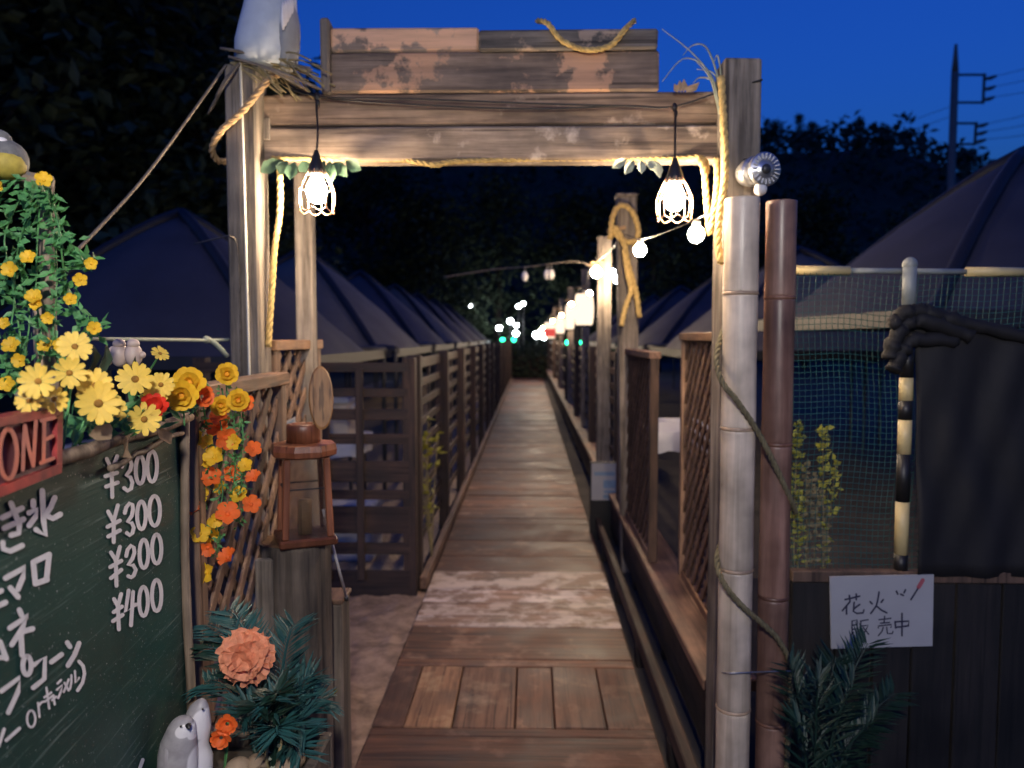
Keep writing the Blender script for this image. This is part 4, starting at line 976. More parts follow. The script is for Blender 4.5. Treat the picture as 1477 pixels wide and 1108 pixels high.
strokes([[(33, 678), (34, 645), (36, 614)], [(36, 614), (41, 644), (48, 672)], [(48, 672), (50, 640), (52, 608)]], 5.5, lambda a_, b_, o: prB(a_, b_, o + .0215), 'letter', pq, 'letter', .008)
strokes([[(64, 607), (63, 665)], [(60, 607), (80, 602)], [(66, 634), (76, 629)], [(59, 668), (77, 661)]], 5.5, lambda a_, b_, o: prB(a_, b_, o + .0215), 'letter', pq, 'letter', .008)

# ================================================================ FLOWERS
def petal_mesh(name, L, Wd, curl, mat, notch=False):
    m = MB(); secs = [(0, .18), (.35, .75), (.7, 1), (.92, .75), (1.0, .35)]
    for (t_, w_) in secs:
        z_ = curl * t_ * t_ * L
        m.v += [Vector((t_ * L, -w_ * Wd / 2, z_ + .12 * Wd * w_)), Vector((t_ * L * (0.96 if notch and t_ == 1 else 1), 0, z_)), Vector((t_ * L, w_ * Wd / 2, z_ + .12 * Wd * w_))]
    for i in range(4):
        for k in range(2): a_ = i * 3 + k; m.f.append((a_, a_ + 1, a_ + 4, a_ + 3))
    me = m.mesh(name, smooth=True); me.materials.append(M[mat]); return me
def disc_mesh(name, r, h, mat):
    m = MB(); m.lathe([(r, 0), (r * .95, h * .5), (r * .6, h), (r * .2, h * 1.05)], n=12); me = m.mesh(name, smooth=True); me.materials.append(M[mat]); return me
PM = {'d': petal_mesh('petal', .027, .0115, .18, 'yellow2', True), 'd2': petal_mesh('petal', .027, .0125, -.05, 'yellow2', True),
      'y': petal_mesh('petal', .02, .0165, .35, 'yellow'), 'o': petal_mesh('petal', .02, .0165, .35, 'orange'), 'r': petal_mesh('petal', .02, .014, .5, 'red')}
EM = {'d': disc_mesh('eye', .0062, .004, 'eye_br'), 'y': disc_mesh('eye', .005, .004, 'eye_or')}
def add_obj(name, me, parent, loc, quat, sc=1):
    o = bpy.data.objects.new(name, me); COL.objects.link(o); o.parent = parent; o.location = loc
    o.rotation_mode = 'QUATERNION'; o.rotation_quaternion = quat; o.scale = (sc,) * 3; return o
def flower(kind, c, facing, size, label, group, n=None, layers=1, eye=True, stem_to=None, name='daisy'):
    c = Vector(c); t = thing(name, label, 'flower', c, group); base = look(facing)
    n = n or {'d': 12, 'd2': 13, 'y': 7, 'o': 7, 'r': 10}[kind]; s_ = size / (.06 if kind[0] == 'd' else .044)
    for l in range(layers):
        for k in range(n):
            a_ = 2 * math.pi * (k + .5 * l) / n + rnd(-.07, .07)
            rot = base @ Matrix.Rotation(a_, 3, 'Z') @ Matrix.Rotation(-(.08 + .45 * l) + rnd(-.1, .1), 3, 'Y')
            add_obj('petal', PM[kind], t, base @ Vector((.0035 * math.cos(a_), .0035 * math.sin(a_), .001 * l)), rot.to_quaternion(), s_ * (1 - .25 * l) * rnd(.92, 1.06))
    if eye: add_obj('eye', EM['d' if kind[0] == 'd' else 'y'], t, (0, 0, 0), base.to_quaternion(), s_)
    if stem_to is not None:
        e_ = Vector(stem_to); q = smooth_path([c - Vector(facing).normalized() * .003, c - Vector(facing).normalized() * .03 + (e_ - c) * .2, e_], 5); MB().tube(q, .0018, 6).build('stem', 'leaf', t, smooth=True)
    return t
def topd(px, py):        # just in front of / above the board's top edge
    q = PL(px, py, B0 + Nn * rnd(.02, .05), Nn); return q
DG = 'yellow daisies along the board top'; DLb = 'yellow daisy with a brown eye among the flowers topping the menu board'
cf = lambda: Vector((rnd(.25, .75), -1, rnd(-.05, .35)))
for px, py, sz, kind in [(55, 550, 46, 'd'), (100, 538, 42, 'd'), (108, 500, 42, 'd2'), (142, 582, 60, 'd'), (138, 556, 46, 'd2'), (195, 547, 50, 'd'), (232, 555, 34, 'd2'), (208, 605, 46, 'd'), (42, 578, 34, 'd2'), (160, 590, 40, 'd2'), (78, 576, 36, 'd'), (222, 575, 36, 'd2')]:
    c = topd(px, py); Yd = c.y; e_ = W((c - Vector((B0.x, B0.y, 0))).dot(-U), bz1 + .012, .006); e_.z = min(e_.z, c.z - .005) if c.z > bz1 else bz1 + .012
    flower(kind, c, cf(), sz * Yd / F_PX * 1.05, DLb, DG, stem_to=e_)
flower('d2', P(231, 510, 1.42), (.7, -.5, .75), .032, 'lone yellow daisy seen edge on, on a slanting stem above the others', None, stem_to=P(205, 545, 1.46))
MG = 'yellow marigolds at the board corner'; ML = 'round double yellow bloom by the outer corner of the menu board'
for px, py, sz in [(262, 570, 40), (274, 553, 40), (327, 540, 28), (344, 578, 28), (318, 585, 26)]:
    c = PL(px, py, B0 + Nn * .05, Nn) if px < 300 else P(px, py, 1.62)
    flower('y', c, cf(), sz * c.y / F_PX * 1.15, ML, MG, n=9, layers=3, stem_to=c + Vector((-.01, .03, -.06)), name='marigold')
flower('r', PL(222, 588, B0 + Nn * .05, Nn), (.5, -.8, .6), .042, 'single red bloom lying on the top edge of the menu board', None, layers=2, eye=False, stem_to=W(.11, bz1 + .012, .006), name='red_flower')
flower('o', PL(291, 572, B0 + Nn * .055, Nn), (.9, -.6, .1), .042, 'orange bloom tucked beside the round yellow blooms at the board corner', None, n=9, layers=2, eye=False, stem_to=P(285, 600, 1.57), name='orange_flower')
# foliage and dried leaves along the board top
fb = thing('board_foliage', 'green leaves and dried leaves behind the daisies on the menu board', 'foliage', W(.3, bz1, 0))
lf = MB()
for k in range(170):
    s_ = rnd(.0, .46); p = W(s_, bz1 + rnd(.008, .05), rnd(-.03, .03)); d = Vector((rnd(-1, 1), rnd(-1, 1), rnd(.1, .9))).normalized() * rnd(.02, .045); lf.leaf(p, d, rnd(.004, .008), (rnd(-1, 1), -1, 1))
stuff(lf.build('leaves', 'leaf', fb))
for px, py, mt, dx, dz, ln in [(140, 560, 'leaf_blue', .15, 1, .075), (175, 565, 'leaf_deep', .45, .8, .07), (130, 552, 'leaf_deep', -.2, 1, .06), (190, 590, 'leaf_blue', .7, .2, .06), (185, 630, 'dry_leaf', -.8, -.35, .06), (225, 618, 'dry_leaf', .6, -.5, .05), (180, 612, 'pale_grass', .8, -.2, .04), (128, 628, 'dry_leaf', .9, .05, .05), (20, 570, 'pale_grass', .9, .2, .05)]:
    off_ = .03 if 'dry' in mt else -.03; p = PL(px, py, B0 + Nn * off_, Nn); d = (U * dx + Vector((0, 0, dz))).normalized() * ln + Nn * .012; m = MB(); sd = d.cross(Nn).normalized() * ln * .26
    m.add([p, p + d * .3 + sd * .8, p + d * .65 + sd * .9 + Nn * .008, p + d, p + d * .65 - sd * .9 + Nn * .008, p + d * .3 - sd * .8, p + d * .35 - Nn * .004, p + d * .7], [(0, 1, 6), (1, 2, 7, 6), (2, 3, 7), (3, 4, 7), (4, 5, 6, 7), (5, 0, 6)])
    m.build('broad_leaf', mt, fb, smooth=True)
# hanging garland of orange and yellow flowers, on the lattice behind the board's far edge
gl = thing('flower_garland', 'hanging garland of small orange and yellow flowers on the brown lattice', 'garland', P(310, 560, 1.66))
def bloom_mesh(mat):
    m = MB(); n_ = 5
    for k in range(n_):
        a_ = 2 * math.pi * k / n_; rot = Matrix.Rotation(a_, 3, 'Z') @ Matrix.Rotation(-.25, 3, 'Y'); secs = [(.002, .2), (.009, .9), (.016, 1), (.019, .5)]; b_ = len(m.v)
        for (l_, w_) in secs: m.v += [rot @ Vector((l_, -.0078 * w_, .003 * w_ + l_ * .25)), rot @ Vector((l_, 0, l_ * .1)), rot @ Vector((l_, .0078 * w_, .003 * w_ + l_ * .25))]
        for i in range(3):
            for q in range(2): x_ = b_ + i * 3 + q; m.f.append((x_, x_ + 1, x_ + 4, x_ + 3))
    m.ball((0, 0, .002), .004, n=8, m=5); me = m.mesh('flower', smooth=True); me.materials.append(M[mat]); return me
BM = {'y': bloom_mesh('yellow'), 'o': bloom_mesh('orange')}
GY = 1.66
for px, py, kd, sz in [(316, 615, 'o', 36), (325, 632, 'o', 30), (305, 690, 'o', 28), (285, 635, 'y', 24), (310, 660, 'y', 28), (340, 638, 'y', 22), (352, 580, 'o', 24), (365, 648, 'o', 22), (295, 665, 'y', 22), (335, 685, 'o', 26), (367, 690, 'o', 22), (283, 685, 'o', 20), (285, 715, 'y', 28), (345, 715, 'y', 24), (362, 728, 'o', 26), (282, 735, 'o', 22), (328, 742, 'o', 32), (355, 672, 'y', 20), (295, 768, 'y', 36), (288, 770, 'y', 26), (300, 790, 'o', 22), (330, 805, 'o', 28), (290, 800, 'y', 22), (298, 825, 'y', 30), (295, 845, 'y', 26), (310, 750, 'y', 20), (275, 705, 'o', 18), (320, 705, 'y', 20), (322, 600, 'o', 30), (300, 640, 'y', 22)]:
    p = P(px, py, GY + rnd(-.04, .03)); d = Vector((rnd(-.4, .6), -.8, rnd(-.2, .9)))
    add_obj('flower', BM[kd], gl, p - gl.location, (look(d) @ Matrix.Rotation(rnd(0, 6), 3, 'Z')).to_quaternion(), sz * 1.18 * GY / F_PX / .038)
lf, sm = MB(), MB()
for base in [(285, 560), (300, 555), (320, 560), (340, 570), (355, 575)]:
    x_ = base[0]; pts = [P(x_, base[1], GY)]
    end = {285: 850, 300: 830, 320: 800, 340: 740, 355: 735}[base[0]]; y_ = base[1]
    while y_ < end: y_ += 30; x_ += rnd(-7, 6); pts.append(P(x_, y_, GY + rnd(-.02, .02)))
    q = smooth_path(pts, 4); sm.tube(q, .0016, 5)
    for p in q:
        for _ in range(3): lf.leaf(p + Vector((rnd(-.012, .012), rnd(-.01, .01), rnd(-.01, .01))), Vector((rnd(-1, 1), rnd(-1, .6), rnd(-.8, .6))).normalized() * rnd(.01, .02), rnd(.002, .0045), (rnd(-1, 1), -1, .5))
sm.build('vine', 'leaf', gl, smooth=True); stuff(lf.build('foliage', 'leaf', gl))
# flowering vine on the rustic frame at far left
fr_ = thing('branch_frame', 'rough branch frame behind the menu board hung with the flowering vine', 'frame', (P(65, 600, 1.25).x, 1.25, GZ))
def br2(a, b, r, nm): 
    q = [a.lerp(b, k / 8) + Vector((rnd(-.003, .003), rnd(-.003, .003), rnd(-.003, .003))) for k in range(9)]; MB().tube(q, [r * rnd(.88, 1.12) for _ in q], 10).build(nm, 'frame', fr_, smooth=True)
top = P(66, 268, 1.25); br2(Vector((top.x, 1.25, GZ)), top, .0115, 'upright'); a = P(46, 300, 1.27)
br2(Vector((a.x, 1.275, GZ)), Vector((a.x, 1.275, 1.55)), .0085, 'upright')
br2(P(74, 268, 1.245), P(-70, 232, 1.2), .013, 'top_bar'); br2(P(-60, 250, 1.2), Vector((P(-60, 250, 1.2).x, 1.2, GZ)), .0115, 'upright')
vn = thing('flowering_vine', 'trailing green vine with small yellow flowers hanging from the branch frame', 'vine', P(60, 262, 1.22))
lf, sm = MB(), MB()
for pts in [[(70, 272), (85, 310), (100, 345), (120, 372), (135, 380)], [(68, 275), (88, 330), (90, 380), (100, 430), (128, 468), (138, 478)], [(55, 272), (40, 310), (30, 380), (40, 460), (28, 540)], [(40, 268), (20, 300), (8, 350), (18, 430), (8, 520), (20, 560)], [(60, 275), (52, 330), (50, 420), (60, 500), (48, 560)], [(20, 262), (-10, 300), (-20, 400), (-5, 500)], [(70, 275), (80, 350), (84, 420), (75, 480), (85, 530)], [(60, 270), (30, 340), (22, 420), (30, 500), (12, 560)], [(-20, 250), (-40, 330), (-30, 450)]]:
    q = smooth_path([P(x_ + rnd(-3, 3), y_, 1.2 + rnd(-.03, .03)) for x_, y_ in pts], 7); sm.tube(q, .0015, 5)
    for p in q:
        dens = 3 if p.x < P(75, 400, 1.2).x else 3
        for _ in range(dens if p.z < 1.62 else 2): lf.leaf(p + Vector((rnd(-.008, .008), rnd(-.012, .012), rnd(-.01, .01))), Vector((rnd(-1, 1), rnd(-1, .4), rnd(-.8, .7))).normalized() * rnd(.013, .028), rnd(.003, .007), (rnd(-1, 1), -1, .6))
sm.build('stem', 'leaf', vn, smooth=True); stuff(lf.build('foliage', 'leaf', vn))
for px, py, sz in [(63, 261, 26), (0, 270, 20), (132, 381, 20), (116, 404, 22), (102, 432, 20), (136, 474, 22), (42, 373, 24), (16, 390, 26), (50, 430, 26), (70, 459, 20), (68, 500, 26), (18, 500, 28), (55, 440, 22), (8, 467, 20), (30, 520, 24), (12, 555, 26), (88, 498, 22), (45, 545, 22)]:
    add_obj('flower', BM['y'], vn, P(px, py, 1.17) - vn.location, (look((rnd(-.1, .6), -.9, rnd(-.1, .6))) @ Matrix.Rotation(rnd(0, 6), 3, 'Z')).to_quaternion(), sz * 1.17 / F_PX / .038)
# tit on the bar
tz = P(22, 256, 1.22); tb = thing('bird_figurine', 'round yellow breasted grey bird figurine perched on the branch frame', 'figurine', tz)
MB().ball(tz + Vector((-.012, 0, .026)), .030, .034, .033).build('body', 'tit_grey', tb, smooth=True)
MB().ball(tz + Vector((-.008, -.008, .018)), .0275, .030, .0235).build('breast', 'tit_yellow', tb, smooth=True)
hd = MB().ball(tz + Vector((-.022, -.003, .056)), .019, .02, .018).build('head', 'tit_grey', tb, smooth=True)
MB().ball(tz + Vector((-.012, -.012, .052)), .010, .010, .008).build('cheek', 'bird_white', hd, smooth=True)
MB().lathe([(.005, 0), (.001, .012)], tz + Vector((-.03, -.02, .056)), 8, look((-.5, -1, 0))).build('beak', 'black', hd)
MB().box(tz + Vector((.012, .03, .0)), (.014, .05, .006), Matrix.Rotation(-.3, 3, 'X'), .002).build('tail', 'tit_grey', tb)
for sx_ in (-.01, .008): MB().tube([tz + Vector((-.008 + sx_, -.002, .004)), tz + Vector((-.008 + sx_, 0, -.014))], .0016, 5).build('leg', 'black', tb)
# beige two-bodied figurine among the daisies
bc = P(181, 512, 1.5); bf = thing('bird_figurine', 'pair of plump beige figurines snuggled together behind the yellow daisies', 'figurine', bc - Vector((0, 0, .028)))
for dx in (-.012, .016):
    b_ = MB().ball(bc + Vector((dx, 0, 0)), .0165, .018, .024).build('body', 'beige', bf, smooth=True)
    MB().ball(bc + Vector((dx + .002, -.004, .022)), .012, .012, .010).build('head', 'beige', b_, smooth=True)
MB().ball(bc + Vector((-.030, 0, -.002)), .007, .012, .02, Matrix.Rotation(.25, 3, 'Y')).build('wing', 'beige', bf, smooth=True)
MB().ball(bc + Vector((.034, 0, 0)), .006, .006, .007).build('wing', 'beige', bf, smooth=True)
MB().tube([bc + Vector((.002, .004, -.02)), Vector((bc.x + .002, bc.y + .004, bz1 - .005)) + Nn * -.0], .006, 8).build('peg', 'frame', bf)

# ================================================================ PLANTER, GREY BIRDS, CARNATION, FRONDS
pl = thing('planter_box', 'rough wooden planter box below the menu board filled with stones and flowers', 'planter', (-.57, 1.39, GZ))
px0, px1, py0, py1, pz = -.72, -.4, 1.28, 1.5, .70
for (c_, s_) in [((-.56, py0, (pz + GZ) / 2), (.32, .02, pz - GZ)), ((-.56, py1, (pz + GZ) / 2), (.32, .02, pz - GZ)), ((px0 + .01, 1.39, (pz + GZ) / 2), (.02, .2, pz - GZ)), ((px1 - .01, 1.39, (pz + GZ) / 2), (.02, .2, pz - GZ))]:
    MB().box(c_, s_, None, .003, .001).build('board', 'stump', pl)
MB().box((-.56, 1.39, pz - .04), (.28, .2, .03), None, .002).build('soil_fill', 'soil', pl)
for k in range(9):
    p_ = Vector((rnd(-.66, -.44), rnd(1.31, 1.46), pz - .012)); MB().ball(p_, rnd(.02, .035), rnd(.02, .03), rnd(.015, .022), Matrix.Rotation(rnd(0, 3), 3, 'Z'), 9, 6).build('stone', 'stone', pl, smooth=True)
def loft(rings, n=20):
    m = MB()
    for (c_, rx_, ry_) in rings:
        for k in range(n): a_ = 2 * math.pi * k / n; m.v.append(Vector(c_) + Vector((rx_ * math.cos(a_), ry_ * math.sin(a_), 0)))
    for i in range(len(rings) - 1):
        for k in range(n): m.f.append((i * n + k, i * n + (k + 1) % n, (i + 1) * n + (k + 1) % n, (i + 1) * n + k))
    m.f.append(tuple(reversed(range(n)))); m.f.append(tuple((len(rings) - 1) * n + k for k in range(n))); return m
YB = 1.32; bb = P(262, 1108, YB)
gb = thing('bird_figurine', 'pair of grey and white bird figurines cuddled at the foot of the menu board', 'figurine', (bb.x, YB, pz - .005))
q = lambda px, py, Y=YB: P(px, py, Y)
def bird_body(spec, mat, Y):           # spec rows: (py, left px, right px)
    rings = []
    for py, l, r in spec: a_, b_ = P(l, py, Y), P(r, py, Y); rings.append((((a_.x + b_.x) / 2, Y, a_.z), (b_.x - a_.x) / 2, (b_.x - a_.x) / 2 * .85))
    return loft(rings)
def bird_paint(name, marks, org):      # grey glaze with white painted face and breast
    m, t, b = _mat(name); tc = t.nodes.new('ShaderNodeTexCoord'); n0 = _noise(t, tc.outputs['Object'], 60, 3, .5)
    c = _ramp(t, n0, [(.3, (.27, .255, .27)), (.7, (.37, .355, .37))])
    for (px, py, Y, rx_, rz_) in marks:
        q0 = P(px, py, Y) - org; k = Y / F_PX
        vm = t.nodes.new('ShaderNodeVectorMath'); vm.operation = 'SUBTRACT'; vm.inputs[1].default_value = (q0.x, 0, q0.z); t.links.new(tc.outputs['Object'], vm.inputs[0])
        v2 = t.nodes.new('ShaderNodeVectorMath'); v2.operation = 'MULTIPLY'; v2.inputs[1].default_value = (1 / (rx_ * k), 0, 1 / (rz_ * k)); t.links.new(vm.outputs[0], v2.inputs[0])
        ln = t.nodes.new('ShaderNodeVectorMath'); ln.operation = 'LENGTH'; t.links.new(v2.outputs[0], ln.inputs[0])
        c = _mix(t, c, (.66, .64, .66), _ramp(t, ln.outputs['Value'], [(.86, (1, 1, 1)), (1.0, (0, 0, 0))]))
    t.links.new(c, b.inputs['Base Color']); b.inputs['Roughness'].default_value = .42; return m
go = Vector(gb.location)
front = bird_body([(1160, 238, 276), (1140, 230, 282), (1108, 228, 284), (1085, 229, 284), (1068, 233, 283), (1055, 239, 282), (1045, 244, 281), (1038, 250, 277), (1034, 256, 271)], 'bird_grey', YB - .015).build('front_bird', bird_paint('front_bird_paint', [(262, 1059, YB - .04, 13, 10), (274, 1064, YB - .04, 9, 12), (280, 1110, YB - .04, 14, 30)], go), gb, smooth=True)
back = bird_body([(1160, 262, 300), (1130, 258, 304), (1108, 256, 306), (1090, 257, 306), (1079, 258, 302), (1072, 258, 300), (1060, 259, 302), (1045, 262, 304), (1030, 268, 302), (1018, 274, 300), (1011, 282, 297), (1008, 287, 293)], 'bird_grey', YB + .02).build('rear_bird', bird_paint('rear_bird_paint', [(290, 1048, YB - .0, 17, 24), (294, 1095, YB - .0, 15, 34)], go), gb, smooth=True)
def patch(px, py, Y, rx_, rz_, name, mat, parent, ry_=.006): MB().ball(P(px, py, Y), rx_, ry_, rz_, n=12, m=8).build(name, mat, parent, smooth=True)
patch(261, 1048, YB - .0385, .0022, .0022, 'eye', 'black', front, .002); patch(292.5, 1023, YB - .0015, .002, .002, 'eye', 'black', back, .002)
MB().lathe([(.0052, 0), (.0042, .004), (.0008, .0105)], P(271.5, 1046, YB - .036), 10, look((.55, -.8, -.35))).build('beak', 'black', front, smooth=True)
patch(244, 1105, YB - .036, .012, .04, 'wing', 'bird_grey', front, .008)
# carnation
cc = P(356, 945, 1.42)
cn = thing('carnation', 'large coral pink ruffled carnation bloom in front of the dark fronds', 'flower', cc)
def ruffle(seed, mat):
    random.seed(seed); m = MB(); L_ = .036; cols_ = 10; rows_ = 5
    for j in range(rows_ + 1):
        t_ = j / rows_
        for i in range(cols_ + 1):
            s_ = i / cols_ * 2 - 1; wd = (.25 + .75 * t_ ** .6) * .027
            m.v.append(Vector((s_ * wd, t_ * L_ * (1 - .32 * s_ * s_) + (rnd(-.001, .001) if j == rows_ else 0), .0042 * math.sin(i * 1.25 + seed * 1.7) * t_ ** 1.4 + .006 * t_ * t_ + .007 * s_ * s_ * t_)))
    for j in range(rows_):
        for i in range(cols_): a_ = j * (cols_ + 1) + i; m.f.append((a_, a_ + 1, a_ + cols_ + 2, a_ + cols_ + 1))
    me = m.mesh('petal', smooth=True); me.materials.append(M[mat]); return me
RM = [ruffle(s_, 'coral') for s_ in (1, 2, 3, 4)]; random.seed(5)
facing = look((.1, -1, .25)); NP = 66; random.seed(5)
for k in range(NP):
    f = (k + .5) / NP; th = math.acos(1 - f * 1.2); ph = k * 2.39996
    d = facing @ Vector((math.sin(th) * math.cos(ph), math.sin(th) * math.sin(ph), math.cos(th)))
    ax = facing @ Vector((0, 0, 1)); tg = (d * d.dot(ax) - ax); tg = tg.normalized() if tg.length > .05 else facing @ Vector((math.cos(ph), math.sin(ph), 0))
    y_ax = (tg * (.55 + .5 * f) + d * rnd(.35, .8) + Vector((rnd(-.35, .35), rnd(-.2, .2), rnd(-.35, .35)))).normalized()
    x_ax = y_ax.cross(d).normalized(); z_ax = x_ax.cross(y_ax)
    rot = Matrix((x_ax, y_ax, z_ax)).transposed() @ Matrix.Rotation(rnd(-.45, .45), 3, 'Y')
    sc_ = rnd(.68, .92)
    add_obj('petal', random.choice(RM), cn, d * .036 * rnd(.85, 1.12) - y_ax * .016, rot.to_quaternion(), sc_)
q_ = smooth_path([cc + Vector((0, .02, -.01)), cc + Vector((-.02, .05, -.12)), Vector((-.52, 1.42, pz - .03))], 5); MB().tube(q_, .004, 7).build('stem', 'leaf_deep', cn, smooth=True)
MB().ball(cc + Vector((0, .012, -.004)), .018).build('calyx', 'leaf_deep', cn, smooth=True)
flower('o', P(328, 1044, 1.34), (.2, -1, .1), .036, 'small vivid orange bloom above a second one beside the grey bird figurines', None, n=8, layers=2, eye=False, stem_to=P(322, 1125, 1.38), name='orange_flower')
flower('o', P(319, 1064, 1.335), (.1, -1, -.1), .036, 'small vivid orange bloom touching the stones beside the grey bird figurines', None, n=8, layers=2, eye=False, stem_to=P(322, 1125, 1.38), name='orange_flower')
def frond_plant(name, label, base, tips, mat, leaf_len=.07, nleaf=26, w=.0035, droop=.25):
    base = Vector(base); t = thing(name, label, 'plant', base)
    for tip in tips:
        tip = Vector(tip); mid = (base + tip) / 2 + Vector((0, 0, (tip - base).length * droop)); q = smooth_path([base, base.lerp(mid, .5) + Vector((0, 0, .01)), mid, mid.lerp(tip, .55) + Vector((0, 0, .012)), tip], 7)
        m = MB(); m.tube(q, [.0035 * (1 - i / len(q)) + .001 for i in range(len(q))], 5)
        for k in range(nleaf):
            f = .25 + .75 * k / nleaf; i = min(len(q) - 2, int(f * (len(q) - 1))); p = q[i].lerp(q[i + 1], f * (len(q) - 1) - i); tg = (q[i + 1] - q[i]).normalized(); sd = tg.cross(Vector((rnd(-.3, .3), rnd(-.6, -.1), 1))).normalized()
            for sn in (-1, 1): m.leaf(p, (tg * .75 + sd * sn * .8 + Vector((0, 0, rnd(-.25, .15)))).normalized() * leaf_len * (1.05 - .6 * abs(f - .45)) * rnd(.8, 1.1), w, (0, -.3, 1))
        m.build('frond', mat, t)
    return t
frond_plant('fern', 'dark teal fronds fanning out below the coral carnation', (-.5, 1.45, pz - .03), [P(450, 975, 1.5), P(440, 1050, 1.42), P(395, 1010, 1.36), P(300, 900, 1.55), P(295, 985, 1.5), P(425, 900, 1.55), P(435, 1090, 1.4), P(350, 1030, 1.38), P(330, 880, 1.58), P(400, 1060, 1.36), P(470, 1010, 1.5)], 'leaf_teal', .075, 26, .004)
frond_plant('broad_leaf_plant', 'blue green leaf with pale underside curling below the carnation', (-.49, 1.42, pz - .03), [P(400, 1000, 1.37), P(370, 1020, 1.35), P(290, 930, 1.52)], 'leaf_deep', .06, 16, .009)
leafy('silver_plant', 'pale grey green twigs at the edge of the dark teal fronds', 'plant', P(400, 1130, 1.44), .12, .05, 70, 'pale_grass', .02, 8)

# ================================================================ LOG POSTS, LANTERN, ROD
a, b = P(368, 800, 2.08), P(470, 800, 2.08); lr = (b.x - a.x) / 2; lx_ = (a.x + b.x) / 2; ztop = P(420, 796, 2.0).z
lg = thing('log_post', 'thick weathered log post carrying the red brown lantern', 'post', (lx_, 2.12, GZ))
m = MB(); N = 36; prof = [GZ, .1, .3, .5, .7, ztop - .01, ztop]; jj = [1 + rnd(-.035, .035) - (.07 if k % 9 == 0 else 0) for k in range(N)]
for i, z in enumerate(prof):
    for k in range(N):
        a_ = 2 * math.pi * k / N; r_ = lr * jj[k] * (1 + .01 * math.sin(i * 2 + k)) * (.975 if i == len(prof) - 1 else 1); m.v.append(Vector((lx_ + r_ * math.cos(a_), 2.12 + r_ * math.sin(a_), z)))
for i in range(len(prof) - 1):
    for k in range(N): m.f.append((i * N + k, i * N + (k + 1) % N, (i + 1) * N + (k + 1) % N, (i + 1) * N + k))
m.f.append(tuple(reversed(range(N)))); m.f.append(tuple((len(prof) - 1) * N + k for k in range(N)))
m.build('trunk', 'stump', lg)
MB().box((lx_ - lr * .55, 2.12 - lr * .92, (ztop - .03 + GZ) / 2), (.045, .02, ztop - .03 - GZ), None, .004, .003).build('batten', 'gate_v', lg)
MB().lathe([(lr * .93, ztop + .0005), (lr * .9, ztop + .003)], (lx_, 2.12, 0), 24, jit=.02).build('cut_face', 'disc_wood', lg).color = (.35, .3, .28, 1)
ztop += .003
# lantern (square, glazed, with round neck and an upright oval disc)
LN = thing('wooden_lantern', 'red brown wooden lantern with glass sides, round neck and an upright oval wood slice', 'lantern', (lx_ + .036, 2.1, ztop))
lx2, ly2 = lx_ + .036, 2.1; rotL = Matrix.Rotation(.42, 3, 'Z'); LC = Vector((lx2, ly2, 0)); pxm = 2.05 / F_PX
hb, hm_ = ztop + .022, P(430, 662, 2.05).z
def LV(x, y, z): return LC + rotL @ Vector((x, y, 0)) + Vector((0, 0, z))
MB().box(LV(0, 0, ztop + .011), (.155, .155, .022), rotL, .005).build('base', 'red_wood', LN)
hw = .052
for sx_ in (-1, 1):
    for sy_ in (-1, 1): MB().bar(LV(sx_ * (hw + .008), sy_ * (hw + .008), hb), LV(sx_ * hw, sy_ * hw, hm_), .018, .018, up=rotL @ Vector((1, 0, 0))).build('corner_post', 'red_wood', LN)
for sx_, sy_ in ((0, -1), (1, 0), (0, 1), (-1, 0)):
    t_ = Vector((-sy_, sx_, 0)); c_ = Vector((sx_, sy_, 0)) * (hw + .003)
    pa = [LV(*(c_ + t_ * s_ * (hw - .003))[:2], z_) for s_, z_ in ((-1, hb + .001), (1, hb + .001), (1, hm_), (-1, hm_))]; nn = rotL @ Vector((sx_, sy_, 0)) * .002
    MB().add([v + nn for v in pa] + [v - nn for v in pa], [(0, 1, 2, 3), (7, 6, 5, 4), (0, 4, 5, 1), (1, 5, 6, 2), (2, 6, 7, 3), (3, 7, 4, 0)]).build('pane', 'glass', LN)
    zm = hb + (hm_ - hb) * .62; MB().bar(LV(*(c_ * 1.06 + t_ * -(hw - .004))[:2], zm), LV(*(c_ * 1.06 + t_ * (hw - .004))[:2], zm), .004, .004).build('glazing_bar', 'dark_metal', LN)
MB().lathe([(.0185, hb), (.0185, hb + .09), (.016, hb + .095)], LC, 16).build('candle', 'disc_wood', LN, smooth=True)
MB().lathe([(.078, 0), (.09, .006), (.092, .02), (.088, .036), (.05, .04)], LC + Vector((0, 0, hm_)), 8, Matrix.Rotation(.42 + math.pi / 8, 3, 'Z')).build('roof', 'red_wood', LN)
MB().lathe([(.046, .038), (.046, .085), (.043, .09), (.034, .09), (.034, .08)], LC + Vector((0, 0, hm_)), 22).build('neck', 'red_wood', LN, smooth=True)
oc = P(463, 574, 2.09)
dk = MB(); dm = look((.45, -1, .12))
dk.lathe([(.0005, -.007), (.046, -.0075), (.05, -.004), (.05, .004), (.046, .0075), (.0005, .007)], oc, 28, dm, sx=.66, sy=1.75)
dk.build('oval_slice', 'disc_wood', LN).color = (1.35, 1.1, .85, 1)
MB().tube([P(458, 600, 2.095), P(452, 645, 2.1)], .011, 10).build('slice_stem', 'disc_wood', LN, smooth=True)
MB().tube([P(467, 738, 2.22), P(500, 862, 2.30)], .0048, 8)
rd = thing('metal_rod', 'thin pale metal rod leaning from the lantern down to the short post', 'rod', P(500, 864, 2.27))
MB().tube([P(466, 735, 2.12), P(500, 864, 2.27)], .0042, 8).build('shaft', 'plastic_pale', rd, smooth=True)
MB().tube([P(499, 860, 2.267), P(500.3, 866, 2.272)], .0065, 8).build('ferrule', 'dark_metal', rd, smooth=True)
sp_ = thing('short_post', 'short square weathered post beside the log post at the walk edge', 'post', (P(480, 900, 2.3).x, 2.29, GZ))
a, b = P(458, 872, 2.24), P(492, 872, 2.24)
